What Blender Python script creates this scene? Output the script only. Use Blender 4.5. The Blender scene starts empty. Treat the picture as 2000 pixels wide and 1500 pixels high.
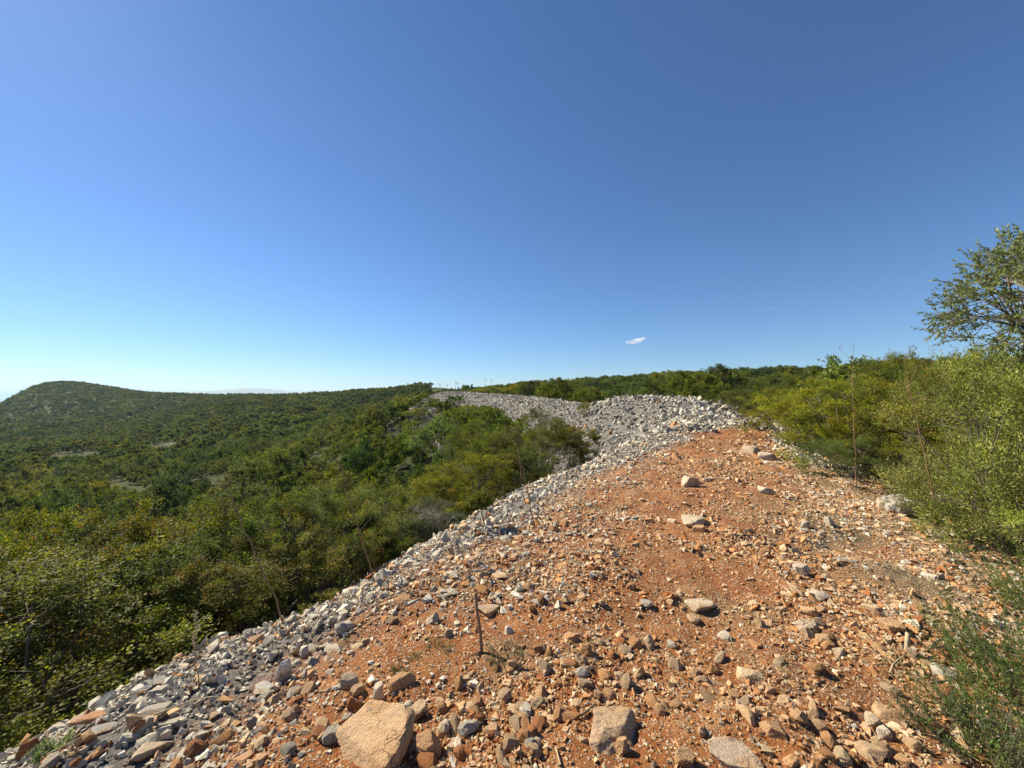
import bpy, bmesh, math, random
import numpy as np
from mathutils import Vector, Matrix

rng = np.random.default_rng(7)
random.seed(7)
scene = bpy.context.scene
COL = scene.collection

# ------------------------------------------------------------------ camera
F = 751.0                       # focal length in pixels of a 2000 px wide picture
EYE = np.array([0.0, 0.0, 1.62])
PITCH = math.atan(22 / F)
cam_d = bpy.data.cameras.new("camera")
cam_d.sensor_width = 36.0
cam_d.lens = 36.0 * F / 2000.0
cam_d.clip_start = 0.05
cam_d.clip_end = 120000.0
cam = bpy.data.objects.new("camera", cam_d)
COL.objects.link(cam)
cam.location = EYE
cam.rotation_euler = (math.radians(90) + PITCH, 0, 0)
scene.camera = cam

# ------------------------------------------------------------------ sky, sun, exposure
SUN_AZ = math.radians(-60)      # left of straight ahead
SUN_EL = math.radians(38)
world = bpy.data.worlds.new("World")
scene.world = world
world.use_nodes = True
wn = world.node_tree.nodes
wl = world.node_tree.links
sky = wn.new("ShaderNodeTexSky")
sky.sky_type = 'NISHITA'
sky.sun_disc = False
sky.sun_elevation = SUN_EL
sky.sun_rotation = SUN_AZ
sky.altitude = 300
sky.air_density = 1.0
sky.dust_density = 0.12
sky.ozone_density = 10.0
wl.new(sky.outputs[0], wn["Background"].inputs[0])
wn["Background"].inputs[1].default_value = 0.063
sun_d = bpy.data.lights.new("sun", 'SUN')
sun_d.energy = 5.0
sun_d.angle = math.radians(0.5)
sun_d.color = (1.0, 0.90, 0.70)
sun = bpy.data.objects.new("sun", sun_d)
COL.objects.link(sun)
SUNV = Vector((math.sin(SUN_AZ) * math.cos(SUN_EL), math.cos(SUN_AZ) * math.cos(SUN_EL), math.sin(SUN_EL)))
sun.rotation_euler = SUNV.to_track_quat('Z', 'Y').to_euler()
vs = scene.view_settings
vs.view_transform = 'Standard'
vs.look = 'None'
vs.gamma = 1.0
vs.use_curve_mapping = False
vs.exposure = 1.05
scene.cycles.max_bounces = 6
scene.cycles.transparent_max_bounces = 8
scene.cycles.volume_bounces = 3

# ------------------------------------------------------------------ numeric helpers
def hash2(i, j, seed):
    n = (i.astype(np.int64) * 374761393 + j.astype(np.int64) * 668265263 + seed * 974711) & 0x7fffffff
    n = ((n ^ (n >> 13)) * 1274126177) & 0x7fffffff
    n = (n ^ (n >> 16)) & 0xffff
    return n / 65535.0

def vnoise(x, y, seed=0):
    i = np.floor(x); j = np.floor(y)
    fx = x - i; fy = y - j
    fx = fx * fx * (3 - 2 * fx); fy = fy * fy * (3 - 2 * fy)
    a = hash2(i, j, seed); b = hash2(i + 1, j, seed); c = hash2(i, j + 1, seed); d = hash2(i + 1, j + 1, seed)
    return (a * (1 - fx) + b * fx) * (1 - fy) + (c * (1 - fx) + d * fx) * fy - 0.5

def fbm(x, y, seed=0, octv=4):
    s = 0; a = 1.0
    for k in range(octv):
        s = s + a * vnoise(x * 2 ** k + 17.3 * k, y * 2 ** k - 9.1 * k, seed + k)
        a *= 0.5
    return s

def smooth(a, b, x):
    t = np.clip((x - a) / (b - a), 0, 1)
    return t * t * (3 - 2 * t)

def pix_dir(px, py):
    u = (px - 1000) / F; v = (750 - py) / F
    return np.array([u, math.cos(PITCH) - v * math.sin(PITCH), math.sin(PITCH) + v * math.cos(PITCH)])

def at(px, py, Y):
    """point on the sight line of a photo pixel at depth Y"""
    d = pix_dir(px, py)
    return EYE + d * (Y / d[1])

# ------------------------------------------------------------------ terrain heights
AX = np.array([(-2.4, -4, 0.0), (-1.1, -1.5, 0.0), (0.15, 1.0, 0.0), (1.2, 3, 0.0), (2.7, 6, 0.02), (5.0, 10.2, 0.08), (7.6, 14.5, 0.35),
               (9.6, 18.5, 0.85), (9.9, 22, 1.32), (8.6, 26, 1.45), (6.2, 32, 0.8), (3.4, 38, 1.15), (0.2, 45, 1.5),
               (-5, 52, 1.8), (-9.5, 58, 2.0), (-12, 64, 1.2), (-13.5, 71, -1.5)])
def _dense(P, n=12):
    out = []
    for k in range(len(P) - 1):
        p0 = P[max(k - 1, 0)]; p1 = P[k]; p2 = P[k + 1]; p3 = P[min(k + 2, len(P) - 1)]
        for t in np.arange(n) / n:
            out.append(0.5 * ((2 * p1) + (-p0 + p2) * t + (2 * p0 - 5 * p1 + 4 * p2 - p3) * t * t + (-p0 + 3 * p1 - 3 * p2 + p3) * t ** 3))
    out.append(P[-1])
    return np.array(out)
AXD = _dense(AX)
AXT = np.gradient(AXD[:, :2], axis=0); AXT /= np.linalg.norm(AXT, axis=1)[:, None]
AXS = np.concatenate([[0], np.cumsum(np.linalg.norm(np.diff(AXD[:, :2], axis=0), axis=1))])

def axis_coords(x, y):
    """signed distance to the ridge axis (negative = left), arc length, crest height"""
    x = np.atleast_1d(x).astype(float); y = np.atleast_1d(y).astype(float)
    d = np.full(x.shape, 1e9); s = np.zeros(x.shape); zc = np.zeros(x.shape)
    near = np.where((np.abs(x) < 60) & (y > -40) & (y < 110))[0]
    for c in np.array_split(near, max(1, len(near) // 40000)):
        if len(c) == 0: continue
        dx = x[c][:, None] - AXD[None, :, 0]; dy = y[c][:, None] - AXD[None, :, 1]
        k = np.argmin(dx * dx + dy * dy, axis=1)
        ddx = dx[np.arange(len(c)), k]; ddy = dy[np.arange(len(c)), k]
        tx = AXT[k, 0]; ty = AXT[k, 1]
        side = ddx * ty - ddy * tx
        d[c] = np.sign(side) * np.sqrt(ddx ** 2 + ddy ** 2)
        s[c] = AXS[k] + ddx * tx + ddy * ty
        zc[c] = np.interp(s[c], AXS, AXD[:, 2])
    return d, s, zc

# ground level around the ridge, from what the photograph shows in each direction (px, py of ground, depth)
CT = []
def ctrl(px, py, Y, minus=0.0):
    p = at(px, py, Y); CT.append((p[0], p[1], p[2] - minus))
for px, py in [(-300, 815), (-60, 800), (0, 788), (45, 762), (85, 748), (130, 745), (190, 751), (260, 761), (330, 766), (400, 772), (480, 773)]:
    ctrl(px, py, 470, 3.5)
for px, py in [(560, 770), (620, 767), (700, 765), (800, 766), (880, 768)]:
    ctrl(px, py, 380, 4.0)
for px, z in [(-600, -40), (-300, -35), (0, -25), (200, -22), (400, -25), (600, -30), (800, -30)]:
    CT.append(((px - 1000) / F * 900, 900, z - 20))
for px, py, Y in [(-200, 850, 280), (0, 830, 280), (100, 800, 330), (200, 800, 320), (350, 800, 300), (500, 800, 220), (650, 790, 220), (750, 790, 160),
                  (-200, 900, 140), (0, 880, 140), (200, 870, 140), (350, 850, 150), (500, 840, 130), (650, 830, 110), (780, 810, 100),
                  (-200, 960, 70), (0, 950, 70), (200, 930, 70), (350, 915, 70), (500, 890, 70), (650, 865, 70), (800, 815, 80),
                  (-300, 1010, 40), (-100, 1010, 40), (100, 990, 40), (300, 965, 40), (450, 945, 40), (600, 915, 40), (750, 870, 45), (860, 830, 45)]:
    ctrl(px, py, Y, 2.0)
for x, y, z in [(-12, -6, -6), (-10, 0, -4.6), (-12, 6, -5.5), (-8, 4, -3.8), (-6, 9, -4.0), (-14, 14, -7.0), (-5, 16, -4.4), (-1, 13, -3.6), (2, 18, -3.2),
                (-22, 18, -9), (-6, 25, -5.6), (0, 25, -4.0), (4, 24, -3.0), (1, 33, -3.2), (-6, 38, -4.2), (-14, 46, -4.5), (-10, 30, -5.5)]:
    CT.append((x, y, z))
for x, y, z in [(6.5, 0, -0.75), (9, 4, -0.9), (10, 8, -1.0), (13, 12, -1.1), (16, 18, -0.7), (16, 26, -0.2), (14, 34, 0.2), (10, 44, 0.4), (4, 58, 0.6), (14, -3, -0.5), (20, 6, -0.4)]:
    CT.append((x, y, z))
for px, py, Y in [(900, 768, 90), (960, 757, 110), (1050, 745, 120), (1150, 738, 120), (1300, 726, 110), (1450, 718, 100), (1600, 711, 85), (1750, 702, 75), (1900, 697, 65),
                  (2100, 692, 60), (2400, 690, 60), (3000, 690, 50)]:
    ctrl(px, py, Y, 2.9)
for px, py, Y in [(1100, 768, 70), (1250, 757, 65), (1400, 752, 55), (1550, 748, 45), (1700, 742, 38), (1900, 735, 32), (2300, 730, 30)]:
    ctrl(px, py, Y, 2.4)
for px in (950, 1100, 1300, 1500, 1700, 1900, 2300, 3000):
    CT.append(((px - 1000) / F * 260, 260, -2)); CT.append(((px - 1000) / F * 600, 600, -40))
for a in (-170, -130, 130, 170):
    for r, z in ((6, -1.5), (30, -3), (200, -8), (900, -40)):
        CT.append((math.sin(math.radians(a)) * r, math.cos(math.radians(a)) * r, z))
for a in range(-170, 181, 25):
    for r in (3000, 9000):
        CT.append((math.sin(math.radians(a)) * r, math.cos(math.radians(a)) * r, -150))
CT = np.array(CT)
def _lp(x, y):
    r = np.sqrt(x * x + y * y) + 2.0
    return np.stack([x / r * np.log(r), y / r * np.log(r)], axis=-1)
_cp = _lp(CT[:, 0], CT[:, 1])
def _ker(A, B):
    r2 = ((A[:, None, :] - B[None, :, :]) ** 2).sum(-1)
    return np.sqrt(r2 + 0.02)
_n = len(CT)
_K = _ker(_cp, _cp) + np.eye(_n) * -0.002
_P = np.concatenate([_cp, np.ones((_n, 1))], axis=1)
_A = np.block([[_K, _P], [_P.T, np.zeros((3, 3))]])
_w = np.linalg.lstsq(_A, np.concatenate([CT[:, 2], np.zeros(3)]), rcond=None)[0]

def base_h(x, y):
    x = np.atleast_1d(x).astype(float); y = np.atleast_1d(y).astype(float)
    out = np.zeros(len(x))
    q = _lp(x, y)
    for c in np.array_split(np.arange(len(x)), max(1, len(x) // 30000)):
        out[c] = _ker(q[c], _cp) @ _w[:_n] + np.concatenate([q[c], np.ones((len(c), 1))], axis=1) @ _w[_n:]
    r = np.sqrt(x * x + y * y)
    far = smooth(1500, 5000, r)
    out = out * (1 - far) - 150 * far
    out += fbm(x / 9, y / 9, 3) * 0.7 * smooth(8, 30, r) * (1 - smooth(100, 250, r)) + fbm(x / 60, y / 60, 5, 2) * 3.0 * smooth(40, 200, r) * (1 - far)
    return out

def height(x, y, fine=True):
    x = np.atleast_1d(x).astype(float); y = np.atleast_1d(y).astype(float)
    T = base_h(x, y)
    d, s, zc = axis_coords(x, y)
    d = d + fbm(x / 2.2, y / 2.2, 11, 2) * 0.5
    mound = smooth(15, 24, s)
    crown = 2.3 * (1 - mound) + 0.9 * mound
    ad = np.abs(d)
    L = np.clip(ad - crown, 0, None)
    dropL = 0.035 * np.minimum(ad, crown) ** 2 + 0.66 * (np.sqrt(L * L + 0.5) - 0.707) * 1.0
    dropR = 0.03 * np.minimum(ad, crown) ** 2 + (0.22 + 0.3 * mound) * (np.sqrt(L * L + 0.8) - 0.894)
    zr = zc - np.where(d < 0, dropL, dropR)
    end = smooth(80, 88, s)
    zr = np.where(ad < 60, zr, -1e4) - end * 4
    k = 0.25
    m = np.maximum(T, zr)
    z = m + k * np.log1p(np.exp(-np.abs(np.clip(T - zr, -50, 50)) / k)) * 0.6
    if fine:
        near = 1 - smooth(25, 60, np.sqrt(x * x + y * y))
        on = smooth(-0.3, 0.4, zr - T) * near
        z = z + on * (fbm(x / 0.9, y / 0.9, 21, 3) * 0.12 + fbm(x / 0.22, y / 0.22, 31, 3) * 0.045)
    return z

def ridge_masks(x, y):
    """white rubble weight, inside-ridge weight, d, s"""
    d, s, zc = axis_coords(x, y)
    n = fbm(np.atleast_1d(x) / 1.1, np.atleast_1d(y) / 1.1, 41, 3) * 0.7
    th = np.interp(s, [0, 9, 15, 20, 23, 26], [-2.1, -2.05, -1.3, -0.2, 1.6, 6.0])
    th2 = np.interp(s, [0, 13, 16, 20, 23], [9, 9, 2.2, 1.6, 1.2])
    white = np.maximum(smooth(0.35, -0.45, d + n - th), smooth(-0.3, 0.4, d + n - th2))
    T = base_h(x, y)
    z = height(x, y, False)
    on = smooth(0.05, 0.5, z - T + n * 0.3) * (s < 88) * (np.abs(d) < 12)
    return white, on, d, s

def hit(px, py):
    d = pix_dir(px, py)
    t = np.geomspace(0.8, 300, 3000)
    P = EYE[None] + d[None] * t[:, None]
    h = height(P[:, 0], P[:, 1])
    k = np.argmax(P[:, 2] < h)
    return P[k]

# ------------------------------------------------------------------ materials
def new_mat(name):
    m = bpy.data.materials.new(name); m.use_nodes = True
    nt = m.node_tree
    return m, nt, nt.nodes["Principled BSDF"]

def N(nt, t, **kw):
    n = nt.nodes.new(t)
    for k, v in kw.items(): setattr(n, k, v)
    return n

def noise(nt, vec, scale, detail=6, rough=0.6):
    n = N(nt, "ShaderNodeTexNoise"); n.inputs["Scale"].default_value = scale
    n.inputs["Detail"].default_value = detail; n.inputs["Roughness"].default_value = rough
    if vec is not None: nt.links.new(vec, n.inputs["Vector"])
    return n.outputs["Fac"]

def ramp(nt, fac, stops):
    r = N(nt, "ShaderNodeValToRGB")
    el = r.color_ramp.elements
    while len(el) < len(stops): el.new(0.5)
    for e, (p, c) in zip(el, stops):
        e.position = p; e.color = (*c, 1) if len(c) == 3 else c
    nt.links.new(fac, r.inputs[0])
    return r.outputs[0]

def mix(nt, fac, a, b, mode='MIX'):
    m = N(nt, "ShaderNodeMix", data_type='RGBA', blend_type=mode)
    for i, v in ((0, fac), (6, a), (7, b)):
        if isinstance(v, (int, float)): m.inputs[i].default_value = v
        elif isinstance(v, tuple): m.inputs[i].default_value = (*v, 1) if len(v) == 3 else v
        else: nt.links.new(v, m.inputs[i])
    return m.outputs[2]

def bump(nt, bsdf, hgt, strength, dist):
    b = N(nt, "ShaderNodeBump"); b.inputs["Strength"].default_value = strength; b.inputs["Distance"].default_value = dist
    nt.links.new(hgt, b.inputs["Height"]); nt.links.new(b.outputs[0], bsdf.inputs["Normal"])

def stone_material(name, attr=True, scale=1.0):
    m, nt, b = new_mat(name)
    tc = N(nt, "ShaderNodeTexCoord").outputs["Object"] if not attr else N(nt, "ShaderNodeNewGeometry").outputs["Position"]
    if attr:
        a = N(nt, "ShaderNodeAttribute", attribute_name="col"); base = a.outputs["Color"]
    else:
        base = N(nt, "ShaderNodeObjectInfo").outputs["Color"]
    n1 = noise(nt, tc, 9 * scale, 8, 0.65)
    n2 = noise(nt, tc, 38 * scale, 6, 0.7)
    n3 = noise(nt, tc, 120 * scale, 4, 0.7)
    warm = mix(nt, 1.0, base, (0.98, 0.91, 0.80), 'MULTIPLY')
    c = mix(nt, ramp(nt, n1, [(0.42, (0, 0, 0)), (0.62, (1, 1, 1))]), base, warm)
    c = mix(nt, ramp(nt, n2, [(0.58, (0, 0, 0)), (0.72, (0.7, 0.7, 0.7))]), c, (0.55, 0.50, 0.43))
    c = mix(nt, ramp(nt, n2, [(0.28, (0.75, 0.75, 0.75)), (0.42, (0, 0, 0))]), c, mix(nt, 1.0, base, (0.5, 0.42, 0.36), 'MULTIPLY'))
    c = mix(nt, 0.35, c, ramp(nt, n3, [(0.3, (0.12, 0.10, 0.09)), (0.7, (0.75, 0.7, 0.62))]), 'OVERLAY')
    if not attr:
        n4 = noise(nt, tc, 7, 5, 0.6)
        c = mix(nt, ramp(nt, n4, [(0.5, (0, 0, 0)), (0.66, (0.55, 0.55, 0.55))]), c, (0.43, 0.24, 0.115))
        vo = N(nt, "ShaderNodeTexVoronoi", feature='DISTANCE_TO_EDGE'); vo.inputs["Scale"].default_value = 6.5
        dz = N(nt, "ShaderNodeTexNoise"); dz.inputs["Scale"].default_value = 9; nt.links.new(tc, dz.inputs["Vector"])
        nt.links.new(mix(nt, 0.22, tc, dz.outputs["Color"], 'ADD'), vo.inputs["Vector"])
        crack = ramp(nt, vo.outputs["Distance"], [(0.006, (0.75, 0.75, 0.75)), (0.022, (0, 0, 0))])
        cm = N(nt, "ShaderNodeMath", operation='MULTIPLY'); nt.links.new(crack, cm.inputs[0]); nt.links.new(ramp(nt, n1, [(0.45, (0, 0, 0)), (0.55, (1, 1, 1))]), cm.inputs[1])
        c = mix(nt, cm.outputs[0], c, (0.10, 0.06, 0.04))
        n5 = noise(nt, tc, 16, 7, 0.7)
        c = mix(nt, ramp(nt, n5, [(0.60, (0, 0, 0)), (0.68, (0.6, 0.6, 0.6))]), c, (0.20, 0.19, 0.175))
    nt.links.new(c, b.inputs["Base Color"])
    b.inputs["Roughness"].default_value = 0.88
    b.inputs["Specular IOR Level"].default_value = 0.25
    h = N(nt, "ShaderNodeMath", operation='ADD'); nt.links.new(n2, h.inputs[0]); nt.links.new(n3, h.inputs[1])
    bump(nt, b, h.outputs[0], 0.8, 0.014 / scale)
    return m

def soil_material():
    m, nt, b = new_mat("red_stony_soil")
    P = N(nt, "ShaderNodeNewGeometry").outputs["Position"]
    z = N(nt, "ShaderNodeAttribute", attribute_name="zone").outputs["Color"]
    sep = N(nt, "ShaderNodeSeparateColor"); nt.links.new(z, sep.inputs[0])
    n1 = noise(nt, P, 1.6, 8, 0.62); n2 = noise(nt, P, 14, 8, 0.7); n3 = noise(nt, P, 70, 5, 0.7)
    dirt = ramp(nt, n1, [(0.30, (0.20, 0.062, 0.018)), (0.48, (0.30, 0.105, 0.032)), (0.61, (0.37, 0.160, 0.060)), (0.77, (0.40, 0.245, 0.125))])
    dirt = mix(nt, ramp(nt, n2, [(0.5, (0, 0, 0)), (0.75, (0.6, 0.6, 0.6))]), dirt, (0.46, 0.28, 0.15))
    dirt = mix(nt, ramp(nt, n3, [(0.3, (0.6, 0.6, 0.6)), (0.5, (0, 0, 0))]), dirt, (0.16, 0.06, 0.025))
    def chips(scale, dens):
        v = N(nt, "ShaderNodeTexVoronoi"); v.inputs["Scale"].default_value = scale; nt.links.new(P, v.inputs["Vector"])
        sp = N(nt, "ShaderNodeSeparateColor"); nt.links.new(v.outputs["Color"], sp.inputs[0])
        tone = ramp(nt, sp.outputs[1], [(0.0, (0.30, 0.13, 0.05)), (0.3, (0.48, 0.28, 0.14)), (0.6, (0.58, 0.43, 0.27)), (0.85, (0.62, 0.52, 0.38)), (1.0, (0.40, 0.36, 0.31))])
        inside = ramp(nt, v.outputs["Distance"], [(0.30, (1, 1, 1)), (0.48, (0, 0, 0))])
        pick = ramp(nt, sp.outputs[0], [(dens - .02, (1, 1, 1)), (dens + .02, (0, 0, 0))])
        m_ = N(nt, "ShaderNodeMath", operation='MULTIPLY'); nt.links.new(inside, m_.inputs[0]); nt.links.new(pick, m_.inputs[1])
        return m_.outputs[0], tone
    f1, t1 = chips(75, .55); f2, t2 = chips(38, .35)
    dirt = mix(nt, f1, dirt, t1); dirt = mix(nt, f2, dirt, t2)
    thatch = ramp(nt, n3, [(0.3, (0.12, 0.085, 0.05)), (0.5, (0.27, 0.20, 0.12)), (0.72, (0.42, 0.33, 0.21))])
    c = mix(nt, sep.outputs[1], dirt, thatch)
    white = ramp(nt, n2, [(0.3, (0.08, 0.075, 0.07)), (0.7, (0.27, 0.25, 0.23))])  # ground under white rubble, darkened to paint in the shade between stones
    c = mix(nt, sep.outputs[0], c, white)
    nt.links.new(c, b.inputs["Base Color"])
    b.inputs["Roughness"].default_value = 0.95; b.inputs["Specular IOR Level"].default_value = 0.15
    h = N(nt, "ShaderNodeMath", operation='ADD'); nt.links.new(n2, h.inputs[0]); nt.links.new(n3, h.inputs[1])
    h1 = N(nt, "ShaderNodeMath", operation='MULTIPLY_ADD'); nt.links.new(f1, h1.inputs[0]); h1.inputs[1].default_value = .35; nt.links.new(h.outputs[0], h1.inputs[2])
    h2 = N(nt, "ShaderNodeMath", operation='MULTIPLY_ADD'); nt.links.new(f2, h2.inputs[0]); h2.inputs[1].default_value = .6; nt.links.new(h1.outputs[0], h2.inputs[2])
    bump(nt, b, h2.outputs[0], 1.0, 0.025)
    return m

def terrain_material():
    m, nt, b = new_mat("scrub_ground")
    P = N(nt, "ShaderNodeNewGeometry").outputs["Position"]
    n1 = noise(nt, P, 0.05, 8, 0.6); n2 = noise(nt, P, 0.7, 8, 0.7)
    c = ramp(nt, n2, [(0.3, (0.03, 0.042, 0.014)), (0.5, (0.05, 0.062, 0.022)), (0.66, (0.08, 0.072, 0.032)), (0.78, (0.17, 0.10, 0.05))])
    c = mix(nt, ramp(nt, n1, [(0.5, (0, 0, 0)), (0.68, (0.25, 0.25, 0.25))]), c, (0.12, 0.085, 0.045))
    nt.links.new(c, b.inputs["Base Color"])
    b.inputs["Roughness"].default_value = 1.0; b.inputs["Specular IOR Level"].default_value = 0.1
    bump(nt, b, n2, 0.8, 0.5)
    return m

def leaf_material(name, gloss=0.35, trans=0.32, variation=0.5, patches=False):
    m, nt, b = new_mat(name)
    oi = N(nt, "ShaderNodeObjectInfo")
    a = N(nt, "ShaderNodeAttribute", attribute_name="col").outputs["Color"]
    c = mix(nt, 1.0, a, oi.outputs["Color"], 'MULTIPLY')
    r = ramp(nt, oi.outputs["Random"], [(0.0, (1 - variation * 0.55, 1 - variation * 0.5, 1 - variation * 0.2)), (0.35, (1 - variation * .2, 1, 1)), (0.7, (1.0, 1.0, 0.9)), (1.0, (1 + variation * 0.5, 1 + variation * 0.32, 0.85))])
    c = mix(nt, 1.0, c, r, 'MULTIPLY')
    if patches:
        pn = noise(nt, N(nt, "ShaderNodeNewGeometry").outputs["Position"], 0.045, 4, 0.6)
        c = mix(nt, 1.0, c, ramp(nt, pn, [(0.36, (0.55, 0.70, 0.85)), (0.47, (0.95, 1.0, 0.95)), (0.56, (1.1, 1.05, 0.9)), (0.68, (1.25, 1.15, 0.85))]), 'MULTIPLY')
    nt.links.new(c, b.inputs["Base Color"])
    b.inputs["Roughness"].default_value = 0.58
    b.inputs["Specular IOR Level"].default_value = gloss
    t = N(nt, "ShaderNodeBsdfTranslucent")
    nt.links.new(mix(nt, 1.0, c, (1.25, 1.2, 0.5), 'MULTIPLY'), t.inputs[0])
    ms = N(nt, "ShaderNodeMixShader"); ms.inputs[0].default_value = trans
    nt.links.new(b.outputs[0], ms.inputs[1]); nt.links.new(t.outputs[0], ms.inputs[2])
    nt.links.new(ms.outputs[0], nt.nodes["Material Output"].inputs[0])
    return m

def plain_material(name, c0, c1, scale=30, rough=0.85, bumpd=0.004):
    m, nt, b = new_mat(name)
    P = N(nt, "ShaderNodeTexCoord").outputs["Object"]
    n = noise(nt, P, scale, 6, 0.65)
    nt.links.new(ramp(nt, n, [(0.3, c0), (0.7, c1)]), b.inputs["Base Color"])
    b.inputs["Roughness"].default_value = rough; b.inputs["Specular IOR Level"].default_value = 0.2
    bump(nt, b, n, 0.5, bumpd)
    return m

M_SOIL = soil_material()
M_TERR = terrain_material()
M_RUB = stone_material("loose_stone", True)
M_ROCK = stone_material("single_rock", False)
M_LEAF = leaf_material("scrub_leaf", 0.12, 0.42)
M_LEAF_FAR = leaf_material("distant_scrub_leaf", 0.1, 0.3, 0.75, True)
M_OLIVE = leaf_material("olive_leaf", 0.35, 0.42, 0.15)
M_BARK = plain_material("grey_brown_bark", (0.10, 0.08, 0.06), (0.22, 0.18, 0.14), 25)
M_STALK = plain_material("dry_stalk", (0.16, 0.09, 0.05), (0.30, 0.19, 0.11), 40)
M_TWIG = plain_material("green_brown_twig", (0.10, 0.11, 0.04), (0.17, 0.16, 0.07), 40)
M_PALE = plain_material("pale_dry_stalk", (0.30, 0.23, 0.14), (0.48, 0.39, 0.26), 40)

# ------------------------------------------------------------------ mesh helpers
def mesh_np(name, V, Fq, mat, cols=None, smooth_sh=False):
    """V (n,3); Fq (m,k) faces all of k corners; cols (n,3) point colours"""
    me = bpy.data.meshes.new(name)
    V = np.ascontiguousarray(V, dtype=np.float32); Fq = np.ascontiguousarray(Fq, dtype=np.int32)
    k = Fq.shape[1]
    me.vertices.add(len(V)); me.vertices.foreach_set("co", V.ravel())
    me.loops.add(Fq.size); me.loops.foreach_set("vertex_index", Fq.ravel())
    me.polygons.add(len(Fq)); me.polygons.foreach_set("loop_start", np.arange(0, Fq.size, k, dtype=np.int32))
    me.polygons.foreach_set("use_smooth", np.full(len(Fq), smooth_sh, dtype=bool))
    if cols is not None:
        at_ = me.attributes.new("col", 'FLOAT_COLOR', 'POINT')
        c4 = np.ones((len(V), 4), dtype=np.float32); c4[:, :3] = cols
        at_.data.foreach_set("color", c4.ravel())
    me.update(calc_edges=True)
    me.materials.append(mat)
    return me

def link(name, data, parent=None, loc=None):
    o = bpy.data.objects.new(name, data)
    COL.objects.link(o)
    if parent is not None: o.parent = parent
    if loc is not None: o.location = loc
    return o

def tag(o, label=None, cat=None, group=None, kind=None):
    if label: o["label"] = label
    if cat: o["category"] = cat
    if group: o["group"] = group
    if kind: o["kind"] = kind
    return o

def rand_rot(n, g=rng):
    q = g.normal(size=(n, 4)); q /= np.linalg.norm(q, axis=1)[:, None]
    w, x, y, z = q.T
    return np.stack([np.stack([1 - 2 * (y * y + z * z), 2 * (x * y - z * w), 2 * (x * z + y * w)], -1),
                     np.stack([2 * (x * y + z * w), 1 - 2 * (x * x + z * z), 2 * (y * z - x * w)], -1),
                     np.stack([2 * (x * z - y * w), 2 * (y * z + x * w), 1 - 2 * (x * x + y * y)], -1)], 1)

def rot_z(a):
    c, s = np.cos(a), np.sin(a); o = np.zeros_like(a); i = np.ones_like(a)
    return np.stack([np.stack([c, -s, o], -1), np.stack([s, c, o], -1), np.stack([o, o, i], -1)], 1)

def tube(points, radii, sides=6):
    """tapered tube through points; returns V, F(quads)"""
    P = np.array(points, float); n = len(P)
    T = np.gradient(P, axis=0); T /= np.linalg.norm(T, axis=1)[:, None] + 1e-9
    up = np.array([0.31, 0.17, 0.93])
    A = np.cross(T, up); A /= np.linalg.norm(A, axis=1)[:, None] + 1e-9
    B = np.cross(T, A)
    an = np.arange(sides) / sides * 2 * math.pi
    R = np.array(radii, float)
    V = P[:, None, :] + R[:, None, None] * (np.cos(an)[None, :, None] * A[:, None, :] + np.sin(an)[None, :, None] * B[:, None, :])
    f = []
    for i in range(n - 1):
        for j in range(sides):
            f.append((i * sides + j, i * sides + (j + 1) % sides, (i + 1) * sides + (j + 1) % sides, (i + 1) * sides + j))
    return V.reshape(-1, 3), np.array(f)

def join(parts):
    Vs, Fs, o = [], [], 0
    for V, f in parts:
        Vs.append(V); Fs.append(f + o); o += len(V)
    return np.concatenate(Vs), np.concatenate(Fs)

# ------------------------------------------------------------------ rock shapes
def hull_rock(seed, npts=11, flat=0.7, long=1.25):
    g = np.random.default_rng(seed)
    p = g.uniform(-1, 1, (npts * 2, 3)); p = p[np.argsort(-np.linalg.norm(p, axis=1))][:npts]
    p /= np.maximum(1, np.linalg.norm(p, axis=1)[:, None] * 0.85)
    p *= np.array([long, 1.0, flat])
    bm = bmesh.new()
    for q in p: bm.verts.new(q)
    r = bmesh.ops.convex_hull(bm, input=bm.verts)
    bmesh.ops.delete(bm, geom=[v for v in bm.verts if not v.link_faces], context='VERTS')
    bmesh.ops.triangulate(bm, faces=bm.faces)
    bm.verts.index_update()
    V = np.array([v.co for v in bm.verts]); f = np.array([[v.index for v in fc.verts] for fc in bm.faces])
    bm.free()
    V -= (V.max(0) + V.min(0)) / 2; V /= (V.max(0) - V.min(0)).max() / 2
    return V, f

_ICO = {}
def ico(sub):
    if sub not in _ICO:
        bm = bmesh.new(); bmesh.ops.create_icosphere(bm, subdivisions=sub, radius=1)
        bm.verts.index_update()
        _ICO[sub] = (np.array([v.co for v in bm.verts]), np.array([[v.index for v in fc.verts] for fc in bm.faces])); bm.free()
    return _ICO[sub]

def n3(P, f, seed):
    return (fbm(P[:, 0] * f + seed, P[:, 1] * f + P[:, 2] * f * 0.71, seed, 3) + fbm(P[:, 1] * f - seed, P[:, 2] * f + P[:, 0] * f * 0.63, seed + 5, 3)) * 0.5

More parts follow.
